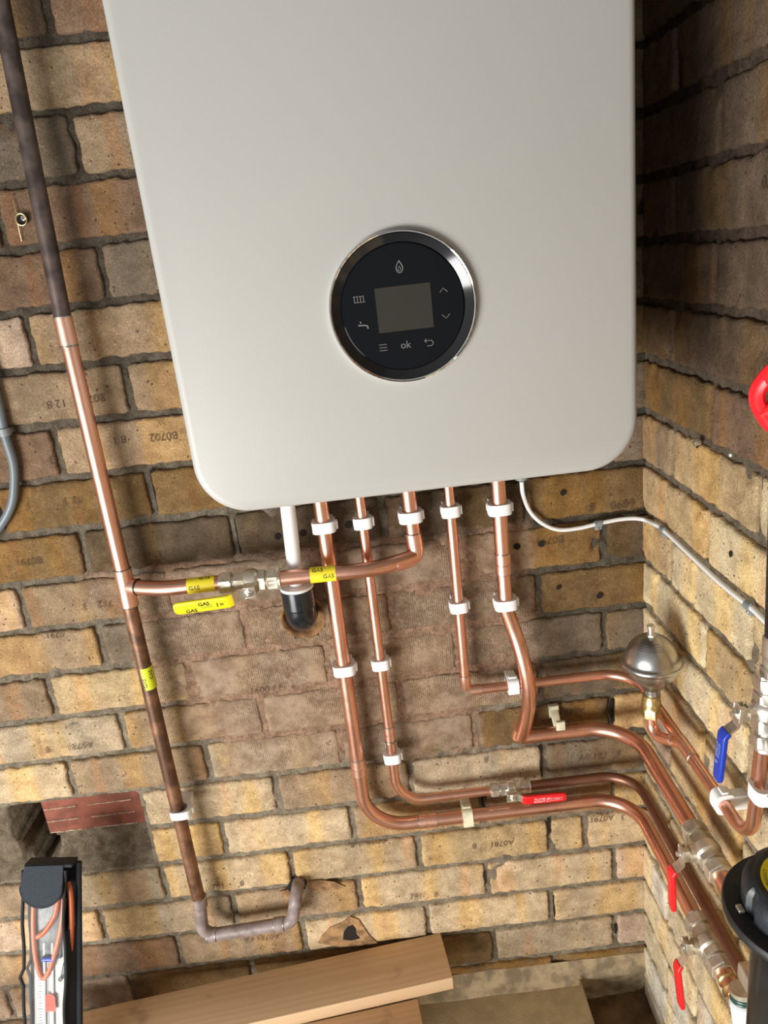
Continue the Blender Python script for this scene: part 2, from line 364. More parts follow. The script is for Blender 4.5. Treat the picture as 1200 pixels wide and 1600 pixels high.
# ------------------------------------------------------------------ brick walls
G = 0.0773998
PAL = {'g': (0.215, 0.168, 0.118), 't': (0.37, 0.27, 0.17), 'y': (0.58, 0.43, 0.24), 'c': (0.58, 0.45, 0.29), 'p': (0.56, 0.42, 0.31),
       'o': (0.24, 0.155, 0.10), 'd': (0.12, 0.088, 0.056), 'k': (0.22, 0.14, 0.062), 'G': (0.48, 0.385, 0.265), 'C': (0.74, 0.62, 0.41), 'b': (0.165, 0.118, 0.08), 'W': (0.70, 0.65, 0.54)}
def f3(x, z, s=1.0, o=0.0): return noise.noise(Vector((x * s + o, z * s - o, o * 0.37)))
class WallBuf:
    def __init__(s): s.v = []; s.f = []; s.t = []; s.b = []; s.s = []
    def brick(s, u0, u1, z0, z1, tint, seed, place, smear):
        """one brick face with worn edges; place(u, z, d) -> point, d is how far it stands out"""
        L = u1 - u0; H = z1 - z0
        nu = max(4, int(L / 0.0065)); nv = 9
        us = [0, 0.0015, 0.004] + [0.004 + (L - 0.008) * i / nu for i in range(1, nu)] + [L - 0.004, L - 0.0015, L]
        vs = [0, 0.0015, 0.004] + [0.004 + (H - 0.008) * i / nv for i in range(1, nv)] + [H - 0.004, H - 0.0015, H]
        base = len(s.v); W = len(us)
        dx, dz = random.uniform(-.001, .001), random.uniform(-.0012, .0012); rot = random.uniform(-.006, .006)
        out = random.uniform(0.0012, 0.0030)
        def add(u, v, d, col_=tint):
            s.v.append(place(u0 + u + dx - rot * (v - H / 2), z0 + v + dz + rot * (u - L / 2), d)); s.t.append((*col_, 1.0))
            s.b.append((u + seed * 3.1, v, seed * 1.7)); s.s.append(smear(u0 + u, z0 + v))
        for v in vs:
            for u in us:
                e = min(u, L - u, v, H - v)
                cu, cv = min(u, L - u), min(v, H - v)
                uu, vv = u, v
                a = f3(u0 + u, z0 + v, 70, seed); b = f3(u0 + u, z0 + v, 190, seed + 5)
                wob = 0.0030 * a + 0.0020 * b
                k = max(0, 1 - e / 0.012)
                if u <= L / 2: uu = u + k * (wob if cu <= cv else 0)
                else: uu = u - k * (wob if cu <= cv else 0)
                if v <= H / 2: vv = v + k * (wob if cv <= cu else 0)
                else: vv = v - k * (wob if cv <= cu else 0)
                rc = 0.006
                if cu < rc and cv < rc:
                    q = math.hypot(rc - cu, rc - cv)
                    if q > rc:
                        sc_ = rc / q; tu = rc - (rc - cu) * sc_; tv = rc - (rc - cv) * sc_
                        uu = (tu if u <= L / 2 else L - tu); vv = (tv if v <= H / 2 else H - tv)
                d = out + 0.0010 * f3(u0 + u, z0 + v, 22, seed) + 0.0006 * f3(u0 + u, z0 + v, 120, seed)
                d -= 0.0035 * max(0, 1 - e / 0.0035) ** 2
                chip = f3(u0 + u, z0 + v, 28, seed + 9)
                if chip > 0.35 and e < 0.014: d -= (chip - 0.35) * 0.02
                add(uu, vv, d)
        nV = len(vs)
        for j in range(nV - 1):
            for i in range(W - 1):
                a = base + j * W + i; s.f.append((a, a + 1, a + W + 1, a + W))
        ring = [base + i for i in range(W)] + [base + j * W + W - 1 for j in range(1, nV)] + [base + (nV - 1) * W + i for i in range(W - 2, -1, -1)] + [base + j * W for j in range(nV - 2, 0, -1)]
        bb = len(s.v)
        for r in ring:
            u, v = s.b[r][0] - seed * 3.1, s.b[r][1]; add(min(max(u, 0), L), min(max(v, 0), H), -0.02)
        n = len(ring)
        for k in range(n): s.f.append((ring[k], bb + k, bb + (k + 1) % n, ring[(k + 1) % n]))
    def build(s, name, parent=None):
        me = bpy.data.meshes.new(name); me.from_pydata(s.v, [], s.f)
        a = me.attributes.new('tint', 'FLOAT_COLOR', 'POINT'); a.data.foreach_set('color', np.array(s.t, dtype=np.float32).ravel())
        a = me.attributes.new('bl', 'FLOAT_VECTOR', 'POINT'); a.data.foreach_set('vector', np.array(s.b, dtype=np.float32).ravel())
        a = me.attributes.new('smear', 'FLOAT', 'POINT'); a.data.foreach_set('value', np.array(s.s, dtype=np.float32))
        me.update(); o = link(name, me, M['brick'], parent, True, 60)
        return o
def sheet(name, nu, nv, P, T, mat_, parent=None):
    """grid of points P(i, j) with colour T(i, j)"""
    V = []; C = []
    for j in range(nv + 1):
        for i in range(nu + 1): p, c = P(i / nu, j / nv); V.append(p); C.append((*c, 1))
    F = [(j * (nu + 1) + i, j * (nu + 1) + i + 1, (j + 1) * (nu + 1) + i + 1, (j + 1) * (nu + 1) + i) for j in range(nv) for i in range(nu)]
    me = bpy.data.meshes.new(name); me.from_pydata(V, [], F)
    a = me.attributes.new('tint', 'FLOAT_COLOR', 'POINT'); a.data.foreach_set('color', np.array(C, dtype=np.float32).ravel())
    return link(name, me, mat_, parent, True, None)

def sstep(a, b, x): t = min(1, max(0, (x - a) / (b - a))); return t * t * (3 - 2 * t)
def boxd(x, z, x0, x1, z0, z1): return min(x - x0, x1 - x, z - z0, z1 - z)
def smear_back(x, z):
    d = max(boxd(x, z, -0.80, -0.17, -0.93, -0.73), boxd(x, z, -0.75, -0.17, -1.00, -0.69), boxd(x, z, -0.70, -0.27, -1.078, -0.72), boxd(x, z, -0.86, -0.62, -0.745, -0.69) - 0.01)
    return min(1.0, max(0.0, 0.5 + d / 0.07))
# head joints of the back wall, measured course by course (course k hangs below z = -G*(k-1))
EV, OD = [-0.054, -0.279, -0.503, -0.725, -0.950, -1.175, -1.400, -1.625], [-0.170, -0.396, -0.621, -0.847, -1.072, -1.297, -1.522, -1.747]
joints = {}
for k in range(-3, 24): joints[k] = list(EV if k % 2 == 0 else OD)
for k in range(-3, 9): joints[k] = [j + (0.003 if k % 2 == 0 else 0.008) for j in joints[k]]
joints[10] = [-0.062, -0.278, -0.500, -0.722, -0.949, -1.175, -1.4, -1.62]; joints[12] = [-0.064, -0.297, -0.504, -0.723, -0.945, -1.17, -1.4, -1.62]
joints[17] = [-0.104, -0.167, -0.397, -0.619, -0.843, -1.06, -1.29, -1.51, -1.73]; joints[18] = [-0.054, -0.282, -0.510, -0.733, -0.968, -1.19, -1.41, -1.63]
joints[11][0] = -0.165; joints[9] = [-0.177, -0.392, -0.614, -0.838, -1.06, -1.29, -1.5, -1.73]
# brick colours, from the corner leftwards
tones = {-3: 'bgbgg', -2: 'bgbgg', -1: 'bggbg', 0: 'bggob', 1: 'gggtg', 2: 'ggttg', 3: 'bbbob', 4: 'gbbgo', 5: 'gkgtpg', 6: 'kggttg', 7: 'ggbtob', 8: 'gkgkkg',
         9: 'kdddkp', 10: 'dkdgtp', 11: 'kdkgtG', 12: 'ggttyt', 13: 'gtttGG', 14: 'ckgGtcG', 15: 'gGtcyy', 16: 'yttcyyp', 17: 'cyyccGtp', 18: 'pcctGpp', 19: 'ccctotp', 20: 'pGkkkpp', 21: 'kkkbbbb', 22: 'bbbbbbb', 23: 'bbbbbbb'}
wb = WallBuf(); seed = 0
for k in range(-3, 24):
    z1 = -G * (k - 1) - 0.0055; z0 = -G * k + 0.0055
    js = [0.008] + joints[k]
    for i in range(len(js) - 1):
        a, b = js[i + 1] + 0.005, js[i] - 0.005
        seed += 1
        if b > -0.0: b = 0.004
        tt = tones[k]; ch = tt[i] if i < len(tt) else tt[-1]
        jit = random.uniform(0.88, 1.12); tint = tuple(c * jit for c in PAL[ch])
        if k in (15, 16) and b < -0.84:      # the opening left of the pipe
            if k == 15 and b < -1.05: a, b = a, min(b, -1.083)
            else: continue
            if b - a < 0.03: continue
        if k == 16 and a < -0.85 and b > -0.85 : a = -0.845
        if k == 15 and a < -0.86: continue
        pl = lambda u, z, d: (u, -d, z)
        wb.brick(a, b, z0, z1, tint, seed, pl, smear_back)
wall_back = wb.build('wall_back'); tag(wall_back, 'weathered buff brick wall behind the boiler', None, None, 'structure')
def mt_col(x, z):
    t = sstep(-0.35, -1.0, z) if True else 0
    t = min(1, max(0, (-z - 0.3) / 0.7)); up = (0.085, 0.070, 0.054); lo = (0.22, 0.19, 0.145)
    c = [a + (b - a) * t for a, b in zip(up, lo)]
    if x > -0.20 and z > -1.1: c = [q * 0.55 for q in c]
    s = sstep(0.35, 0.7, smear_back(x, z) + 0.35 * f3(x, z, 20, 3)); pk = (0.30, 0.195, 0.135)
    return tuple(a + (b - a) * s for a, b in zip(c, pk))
def in_poly(x, z, P):
    r = False; j = len(P) - 1
    for i in range(len(P)):
        if (P[i][1] > z) != (P[j][1] > z) and x < (P[j][0] - P[i][0]) * (z - P[i][1]) / (P[j][1] - P[i][1]) + P[i][0]: r = not r
        j = i
    return r
CAV = [(-1.066, -1.080), (-1.022, -1.080), (-1.018, -1.15), (-1.008, -1.19), (-1.045, -1.222), (-1.070, -1.15)]
OH = at(469, 1381, y=0); OH = (OH.x, OH.z)
CORE = (at(474, 964, y=0).x, at(474, 964, y=0).z, 0.031)   # round hole round the black waste elbow
def mortar_back(u, v):
    x = -1.75 + 1.78 * u; z = 0.31 - 2.0 * v
    s = sstep(0.45, 0.8, smear_back(x, z) + 0.3 * f3(x, z, 18, 3))
    d = -0.0045 + 0.002 * f3(x, z, 45, 1) + 0.001 * f3(x, z, 160, 2)
    d = d * (1 - s) + s * (-0.0006 + 0.0030 * f3(x, z, 24, 8) + 0.0012 * f3(x, z, 110, 4))
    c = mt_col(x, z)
    if -1.238 < z < -1.086 and x < -0.853 and x > -1.30:
        if x > -1.068:
            d = -0.022 if z > -1.166 else -0.024 + 0.020 * sstep(-1.166, -1.235, z)
        else: d = -0.004
        d += 0.002 * f3(x, z, 60, 3); c = (0.15, 0.12, 0.085)
        if in_poly(x, z, CAV): d = -0.16; c = (0.035, 0.022, 0.012)
    if math.hypot(x - CORE[0], z - CORE[1]) < CORE[2]: d = -0.06; c = (0.05, 0.03, 0.02)
    if math.hypot(x - OH[0], z - OH[1]) < 0.012: d = -0.06; c = (0.05, 0.03, 0.02)
    return (x, -d, z), c
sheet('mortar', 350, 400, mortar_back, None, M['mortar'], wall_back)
# the black waste elbow passes through a cored hole: cut the brick faces away there
def cut_holes():
    me = wall_back.data; bm = bmesh.new(); bm.from_mesh(me)
    kill = []
    for f in bm.faces:
        c = f.calc_center_median()
        if math.hypot(c.x - CORE[0], c.z - CORE[1]) < CORE[2] + .003 or math.hypot(c.x - OH[0], c.z - OH[1]) < 0.013: kill.append(f)
    bmesh.ops.delete(bm, geom=kill, context='FACES'); bm.to_mesh(me); bm.free()
cut_holes()

# right wall, coursed with the back wall
wr = WallBuf(); REV = [-0.105, -0.330, -0.556, -0.780, -1.005, -1.23]; ROD = [-0.217, -0.443, -0.667, -0.892, -1.117, -1.34]
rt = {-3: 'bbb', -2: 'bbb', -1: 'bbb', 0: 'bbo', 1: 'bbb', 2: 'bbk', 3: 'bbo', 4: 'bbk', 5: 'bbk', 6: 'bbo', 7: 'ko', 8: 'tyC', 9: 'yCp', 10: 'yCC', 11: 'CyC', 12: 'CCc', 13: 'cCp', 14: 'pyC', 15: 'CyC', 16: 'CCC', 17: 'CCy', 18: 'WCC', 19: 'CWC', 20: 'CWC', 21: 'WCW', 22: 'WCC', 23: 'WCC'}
for k in range(-3, 24):
    z1 = -G * (k - 1) - 0.0058; z0 = -G * k + 0.0058
    js = [-0.002] + (REV if k % 2 == 0 else ROD)
    for i in range(len(js) - 1):
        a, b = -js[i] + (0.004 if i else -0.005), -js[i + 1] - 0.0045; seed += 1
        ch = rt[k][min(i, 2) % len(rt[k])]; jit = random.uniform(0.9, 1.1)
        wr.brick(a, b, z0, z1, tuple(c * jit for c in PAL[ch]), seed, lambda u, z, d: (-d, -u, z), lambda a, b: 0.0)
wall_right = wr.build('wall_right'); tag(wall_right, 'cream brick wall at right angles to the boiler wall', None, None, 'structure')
def mortar_right(u, v):
    y = 0.03 - 1.32 * u; z = 0.31 - 2.0 * v
    d = -0.004 + 0.002 * f3(y, z, 45, 11) + 0.001 * f3(y, z, 160, 12)
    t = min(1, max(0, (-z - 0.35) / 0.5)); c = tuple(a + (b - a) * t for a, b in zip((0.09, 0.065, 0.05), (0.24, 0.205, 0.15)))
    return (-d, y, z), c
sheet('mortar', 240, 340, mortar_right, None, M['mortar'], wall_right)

# stamped brick marks (date codes read upside down on most bricks)
bm = bmesh.new()
def stamp(s, u, v, size=0.011, flip=True, x=None):
    p = at(u, v, y=-0.0043) if x is None else at(u, v, x=-0.0043)
    r = Vector((1, 0, 0)) if x is None else Vector((0, -1, 0)); up = Vector((0, 0, 1))
    if flip: r, up = -r, -up
    text_flat(bm, s, size * 1.45, p, r, up, -0.00022)
stamp('B07', 150, 622); stamp('12\u00b78', 88, 631)
stamp('B0702', 255, 682); stamp('8 1', 186, 687); stamp('3', 79, 719)
stamp('02 3', 112, 783); stamp('1', 42, 792); stamp('B0791', 43, 878); stamp('1 \u00b73', 240, 869); stamp('712', 163, 944); stamp('3', 132, 948)
stamp('0791', 85, 992, 0.010); stamp('A0781', 124, 1166); stamp('8', 74, 1172)
stamp('A0781', 784, 1318); stamp('8', 741, 1322); stamp('A0.1S2', 925, 1184, 0.012, False); stamp('8', 966, 1178, 0.011, False)
stamp('781/', 652, 1401, 0.011, False); stamp('8', 681, 1399, 0.011, False); stamp('A0781 FA', 408, 1466)
stamp('781', 341, 1386, 0.011, False); stamp('8', 378, 1381, 0.011, False)
stamp('6090', 972, 788, 0.013); stamp('8', 924, 793, 0.013); stamp('B0791', 858, 845, 0.012); stamp('A0781', 893, 1112); stamp('8', 836, 1119)
stamp('A0791', 940, 1279); stamp('3', 973, 1277); stamp('A078', 588, 1315); stamp('1 8', 556, 1320, 0.011); stamp('8', 759, 1187)
stamp('13 0091', 415, 1077, 0.011)
obj('stamped_lettering', bm, M['stamp'], wall_back, False)
bm = bmesh.new()
for s, y_, z_ in (('1070', -0.33, -0.265),):
    text_flat(bm, s, 0.017, Vector((-0.0047, y_, z_)), Vector((0, 1, 0)), Vector((0, 0, -1)))
obj('stamped_lettering', bm, M['stamp'], wall_right, False)
# small drill holes with crumbled rims
bm = bmesh.new()
def hole(u, v, r=0.0035, x=None):
    p = at(u, v, y=-0.0042) if x is None else at(u, v, x=-0.0042); n = Vector((0, -1, 0)) if x is None else Vector((-1, 0, 0))
    lathe(bm, p + n * 0.0004, -n, [(0, r), (0.0004, r * 1.3)], 14)
for q in ((434, 838, .004), (473, 833, .004), (880, 770, .0035), (873, 918, .003), (937, 931, .0038), (545, 820, .0045), (846, 850, .004), (808, 854, .004)): hole(*q)
hole(1141, 866, .003, x=1); hole(1089, 694, .004, x=1)
for o in isles('drill_hole', bm, M['hole'], None, False): o.parent = wall_back
def patch(name, pts, y_, m_):
    bm = bmesh.new(); prism(bm, [at(u, v, y=y_) for u, v in pts], (0, .001, 0)); obj(name, bm, m_, wall_back, False)
M['raw'] = speckled('raw_broken_brick', (0.30, 0.17, 0.075), 0.95, 0, 0.45, 60, bump=1.0, bscale=200)
patch('chipped_hollow', [(497, 1474), (503, 1462), (515, 1450), (531, 1443), (548, 1433), (560, 1437), (570, 1452), (577, 1462), (590, 1474), (560, 1478), (530, 1480)], -.0048, M['raw'])
patch('drill_hole', [(536, 1468), (537, 1456), (543, 1448), (551, 1445), (556, 1451), (557, 1460), (563, 1466), (549, 1470)], -.0052, M['hole'])
patch('chipped_hollow', [(479, 1377), (500, 1375), (522, 1378), (540, 1386), (520, 1392), (500, 1393), (484, 1389)], -.0048, M['raw'])
patch('chipped_hollow', [(436, 1394), (450, 1390), (456, 1398), (450, 1405)], -.0048, M['raw'])
patch('drill_hole', [(447, 1388), (455, 1374), (462, 1371), (478, 1376), (482, 1380), (462, 1384), (452, 1396)], -.0046, M['hole'])
# ragged joints left open, seen as dark slots
bm = bmesh.new()
def slot(u, v, w_, h):
    w_ *= .7; p = at(u, v, y=-0.0005); pts = []
    for k in range(10):
        a = k / 9; pts.append(p + Vector((-w_ / 2 + w_ * 0.3 * f3(a, u, 5), 0, h / 2 - h * a)))
    for k in range(10):
        a = k / 9; pts.append(p + Vector((w_ / 2 + w_ * 0.3 * f3(a, v, 5), 0, -h / 2 + h * a)))
    prism(bm, pts, (0, 0.002, 0))
for q in ((174, 1010, .007, .05), (243, 765, .009, .06), (372, 838, .005, .055), (754, 1250, .006, .05), (757, 1373, .004, .03), (866, 1416, .005, .05), (844, 1190, .006, .06), (956, 1112, .006, .045), (962, 1452, .006, .02), (857, 1292, .005, .035), (3, 800, .02, .05)): slot(*q)
for o in isles('open_joint', bm, M['hole'], None, False): o.parent = wall_back
# terracotta infill at the back of the opening
bm = bmesh.new(); box(bm, (-0.934, 0.036, -1.121), XYZ, (0.176, 0.034, 0.082), 0.002)
ab = obj('terracotta_block', bm, M['terracotta'], wall_back); tag(ab, 'red terracotta block set back in the opening')
bm = bmesh.new()
for k, zz in enumerate((-1.112, -1.137, -1.160)):
    for x0, x1 in ((-1.02, -0.965), (-0.945, -0.87)):
        p = [(x0 + (x1 - x0) * i / 8, 0.0188, zz + 0.001 * f3(i, k, 0.7, 3)) for i in range(9)]
        sweep(bm, p, [0.0014 + 0.0008 * f3(i, k, 0.9, 5) for i in range(9)], 6)
obj('mortar_lines', bm, speckled('crumbly_mortar', (0.36, 0.24, 0.17), 0.95, 0, 0.4, 200), ab)

# ------------------------------------------------------------------ floor
bm = bmesh.new()
def gridmesh(bm, x0, x1, y0, y1, nx, ny, zf):
    vs = [[bm.verts.new((x0 + (x1 - x0) * i / nx, y0 + (y1 - y0) * j / ny, zf(x0 + (x1 - x0) * i / nx, y0 + (y1 - y0) * j / ny))) for i in range(nx + 1)] for j in range(ny + 1)]
    for j in range(ny):
        for i in range(nx): bm.faces.new((vs[j][i], vs[j][i + 1], vs[j + 1][i + 1], vs[j + 1][i]))
gridmesh(bm, -1.75, 0.012, -1.3, 0.012, 120, 90, lambda x, y: -1.665 + 0.005 * f3(x, y, 14, 2) + 0.003 * f3(x, y, 50, 3))
fl = obj('floor', bm, M['floor'], None, True, None); tag(fl, 'earthy brown floor at the foot of the walls', None, None, 'structure')
bm = bmesh.new(); p0 = at(905, 1522, z=-1.6)
box(bm, (p0.x - 0.30, p0.y - 0.305, -1.6 - 0.025), XYZ, (0.60, 0.60, 0.05), 0.004)
o = obj('paving_slab', bm, M['slab']); tag(o, 'pale sandy square slab lying on the floor under the pipes', 'slab')
bm = bmesh.new()
n = 110
rows_ = []
for i in range(n + 1):
    x = -1.2 + 1.2 * i / n; q = f3(x, 0, 9, 3); q2 = f3(x, 0, 40, 6)
    ext = 0.5 * q + 0.25 * q2
    top = -1.566 + 0.008 * ext
    if x > -0.12: pr = [(-0.0025, top), (-0.006 + 0.002 * q2, top - 0.005), (-0.009, -1.59), (-0.011 + 0.002 * q, -1.604), (-0.004, -1.62), (-0.002, -1.67)]
    else: pr = [(-0.0025, top), (-0.006 + 0.002 * q2, top - 0.006), (-0.011 + 0.002 * q, -1.585), (-0.018 + 0.003 * q2, -1.594), (-0.026 + 0.004 * q, -1.599), (-0.030, -1.606)]
    rows_.append([bm.verts.new((x, a, b)) for a, b in pr])
for a, b in zip(rows_, rows_[1:]):
    for k in range(5): bm.faces.new((a[k], a[k + 1], b[k + 1], b[k]))
o = obj('trim_1', bm, M['fillet'], None, True, None); tag(o, 'rough sandy mortar fillet where wall meets floor', None, None, 'structure')

# ------------------------------------------------------------------ timber
def wood(name, a, b, dark):
    m = mat(name, a, 0.7); g = N(m); g.b.inputs['Specular IOR Level'].default_value = 0.3
    tc = g.n('ShaderNodeTexCoord'); mp = g.n('ShaderNodeMapping'); mp.inputs['Scale'].default_value = (1.2, 14, 14); g.l(tc.outputs['Object'], mp.inputs['Vector'])
    nz = g.noise(mp.outputs[0], 3.0, 4, 0.55)
    wv = g.n('ShaderNodeTexWave', _wave_type='RINGS', Scale=2.2, Distortion=5.0, Detail=3.0); g.l(mp.outputs[0], wv.inputs['Vector'])
    x = g.mix(g.math('MULTIPLY', wv.outputs['Fac'], 0.55), a, b)
    x = g.mix(g.math('MULTIPLY', g.ramp(nz, 0.5, 0.8), 0.5), x, b)
    kn = g.n('ShaderNodeTexVoronoi', Scale=7.0); mp2 = g.n('ShaderNodeMapping'); mp2.inputs['Scale'].default_value = (1, 2.0, 2.0)
    g.l(tc.outputs['Object'], mp2.inputs['Vector']); g.l(mp2.outputs[0], kn.inputs['Vector'])
    x = g.mix(g.math('MULTIPLY', g.ramp(kn.outputs['Distance'], 0.085, 0.04), 0.8), x, dark)
    x = g.mix(g.math('MULTIPLY', g.ramp(g.noise(tc.outputs['Object'], 16, 4), 0.62, 0.75), 0.35), x, dark)
    g.l(x, g.b.inputs['Base Color']); g.l(g.bump(nz, 0.2, 0.002), g.b.inputs['Normal']); return m
M['pine'] = wood('planed_pine', (0.66, 0.47, 0.29), (0.58, 0.38, 0.215), (0.16, 0.08, 0.04))
def plank(name, A, B, w_, t, label, cat, M_, tilt=0.0):
    """A, B: ends of the rear top edge; the plank spreads towards the viewer"""
    A, B = Vector(A), Vector(B); d = (B - A).normalized(); f = Vector((d.y, -d.x, 0)).normalized()
    if f.y > 0: f = -f
    u = d.cross(f); u = u if u.z > 0 else -u
    L = (B - A).length; bm = bmesh.new()
    box(bm, (0, 0, 0), XYZ, (L, w_, t), 0.0012)
    o = obj(name, bm, M_); o.matrix_world = Matrix.Translation((A + B) / 2 + f * w_ / 2 - u * t / 2) @ Matrix((d, f, u)).transposed().to_4x4()
    return tag(o, label, cat)
pr_ = at(688, 1457, z=-1.462); pl_ = at(130, 1580, z=-1.462)
dd = (pl_ - pr_).normalized(); pl2 = pr_ + dd * 1.25
pl2.z = -1.462
plank('timber_plank', pl2, pr_, 0.094, 0.026, 'long pale pine plank lying across the floor against the brick wall, topmost piece', 'plank', M['pine'])
q0 = at(652, 1560, z=-1.4895)
plank('timber_plank', q0 + Vector((-0.28, -0.03, 0)), q0, 0.12, 0.03, 'short pine offcut lying underneath the long plank', 'plank', M['pine'])
plank('timber_block', Vector((-0.62, -0.055, -1.5215)), Vector((-0.50, -0.055, -1.5215)), 0.09, 0.0785, 'squat timber block under the short offcut', 'block', M['pine'])
plank('timber_block', Vector((-1.12, -0.12, -1.4885)), Vector((-0.96, -0.12, -1.4885)), 0.07, 0.176, 'timber block under the far left end of the long plank', 'block', M['pine'])

# ------------------------------------------------------------------ boiler
BY = -0.34; BX0, BX1, BZ0, BZ1 = -0.5735, -0.1300, -0.519, 0.20
M['boiler'] = speckled('white_enamel', (0.435, 0.430, 0.405), 0.42, 0, 0.02, 3, 0.03, bump=0.08, bscale=700)
boiler = thing('boiler', 'large white wall hung boiler with a round black control dial', 'boiler', ((BX0 + BX1) / 2, -0.17, BZ0))
def rrect(x0, x1, z0, z1, r, n=14):
    out = []
    for cx_, cz, a0 in ((x1 - r, z1 - r, 0), (x0 + r, z1 - r, PI / 2), (x0 + r, z0 + r, PI), (x1 - r, z0 + r, 1.5 * PI)):
        for k in range(n + 1): a = a0 + PI / 2 * k / n; out.append((cx_ + r * math.cos(a), cz + r * math.sin(a)))
    return out
bm = bmesh.new(); rings = []
for y, ins in ((-0.012, 0.0), (-0.30, 0.0), (BY + 0.007, 0.0), (BY + 0.0048, 0.0004), (BY + 0.0022, 0.0018), (BY + 0.0006, 0.0045), (BY, 0.008)):
    rings.append([bm.verts.new((x, y, z)) for x, z in rrect(BX0 + ins, BX1 - ins, BZ0 + ins, BZ1 - ins, 0.052 - ins)])
for a, b in zip(rings, rings[1:]):
    for k in range(len(a)): bm.faces.new((a[k], a[(k + 1) % len(a)], b[(k + 1) % len(a)], b[k]))
bm.faces.new(rings[0]); bm.faces.new(rings[-1])
adopt(boiler, obj('casing', bm, M['boiler'], None, True, 50))
DC = Vector((-0.3515, BY, -0.3375))
bm = bmesh.new(); lathe(bm, DC + Vector((0, 0.001, 0)), (0, -1, 0), [(0, .0690), (.004, .0692), (.006, .0686), (.0068, .0674), (.0062, .0662), (.0040, .0657), (0, .0655)], 96)
adopt(boiler, obj('dial_rim', bm, M['chrome'])); bpy.data.objects['dial_rim']['label'] = 'polished chrome rim'
M['bezel'] = mat('black_gloss_ring', (0.012, 0.013, 0.015), 0.12)
M['glass'] = mat('black_glass', (0.003, 0.004, 0.006), 0.05, **{'Specular IOR Level': 0.25})
bm = bmesh.new(); lathe(bm, DC, (0, -1, 0), [(0, .0658), (0.0046, .0660), (.0060, .0655), (.0016, .0580), (.0014, .0576), (.0004, .0570)], 96)
adopt(boiler, obj('dial_bezel', bm, M['bezel']))
bm = bmesh.new(); lathe(bm, DC, (0, -1, 0), [(0.0010, .0576), (.0022, .0574), (.0028, .0566), (.0031, .04), (.0032, 0.0)], 96)
gl = adopt(boiler, obj('control_face', bm, M['glass'])); gl['label'] = 'black glass control face'
fy = BY - 0.0037
M['screen'] = mat('unlit_screen', (0.030, 0.027, 0.022), 0.2)
a, b, c, d = [at(u, v, y=fy) for u, v in ((585, 450), (672, 442), (678, 512), (592, 520))]
bm = bmesh.new(); x0 = (a.x + d.x) / 2; x1 = (b.x + c.x) / 2; z1 = (a.z + b.z) / 2; z0 = (c.z + d.z) / 2
prism(bm, [(x0, fy, z0), (x1, fy, z0), (x1, fy, z1), (x0, fy, z1)], (0, 0.0004, 0)); adopt(boiler, obj('screen', bm, M['screen'], None, False))
M['icon'] = mat('grey_icon', (0.17, 0.17, 0.17), 0.5)
bm = bmesh.new(); iy = fy - 0.0002
def icon(name):
    global bm
    adopt(boiler, obj(name, bm, M['icon'], None, False)); bm = bmesh.new()
def stroke(pts, w_=0.00055): sweep(bm, [Vector((p[0], iy, p[1])) for p in pts], w_ / 2, 6)
def C_(u, v): p = at(u, v, y=iy); return p.x, p.z
x, z = C_(624, 417); fl_ = [(0, .0056), (.0022, .0020), (.0032, -.0010), (.0020, -.0042), (0, -.0052), (-.0020, -.0042), (-.0032, -.0010), (-.0022, .0020), (0, .0056)]
stroke([(x + p, z + q) for p, q in fl_], .0010); stroke([(x + p * .4, z - .0015 + q * .42) for p, q in fl_], .0006); icon('flame_icon')
x, z = C_(561, 468)
for k in range(4): stroke([(x - .0042 + .0028 * k, z - .003), (x - .0042 + .0028 * k, z + .003)], .0008)
stroke([(x - .0055, z + .0026), (x + .0048, z + .0026)], .0006); stroke([(x - .0048, z - .0026), (x + .0055, z - .0026)], .0006); icon('radiator_icon')
x, z = C_(567, 507); stroke([(x - .0045, z - .0005), (x + .001, z - .0008), (x + .0042, z - .0015), (x + .0048, z - .0042)], .0017); stroke([(x - .0018, z + .001), (x - .0018, z + .0030)], .0012); icon('tap_icon')
x, z = C_(599, 543)
for k in (-1, 0, 1): stroke([(x - .0036, z + k * .0027), (x + .0036, z + k * .0027)], .0008)
icon('menu_icon')
x, z = C_(634, 539); text_flat(bm, 'ok', .0095, Vector((x, iy - .0003, z)), XYZ[0], XYZ[2]); icon('ok_lettering')
x, z = C_(671, 536); stroke([(x - .0042, z + .0026), (x + .0018, z + .0026), (x + .0036, z + .0010), (x + .0036, z - .0008), (x + .0018, z - .0024), (x - .0022, z - .0024)], .0009); stroke([(x - .0026, z + .0044), (x - .0044, z + .0026), (x - .0026, z + .0008)], .0008); icon('back_arrow_icon')
x, z = C_(693, 453); stroke([(x - .0036, z - .0018), (x, z + .0018), (x + .0036, z - .0018)], .0008); icon('up_arrow_icon')
x, z = C_(697, 494); stroke([(x - .0036, z + .0018), (x, z - .0018), (x + .0036, z + .0018)], .0008); icon('down_arrow_icon'); bm.free()
bm = bmesh.new(); lathe(bm, at(815, 747, y=-0.03) + Vector((0, 0, .012)), (0, 0, -1), [(0, .012), (.006, .012), (.007, .0095), (.014, .009)], 20)
adopt(boiler, obj('cable_gland', bm, M['gclip']))
bm = bmesh.new(); q = at(700, 752, y=-0.04); box(bm, (BX0 + 0.22, -0.10, BZ0 + 0.003), XYZ, (0.36, 0.17, 0.014), 0.002)
adopt(boiler, obj('underside_tray', bm, M['gclip']))

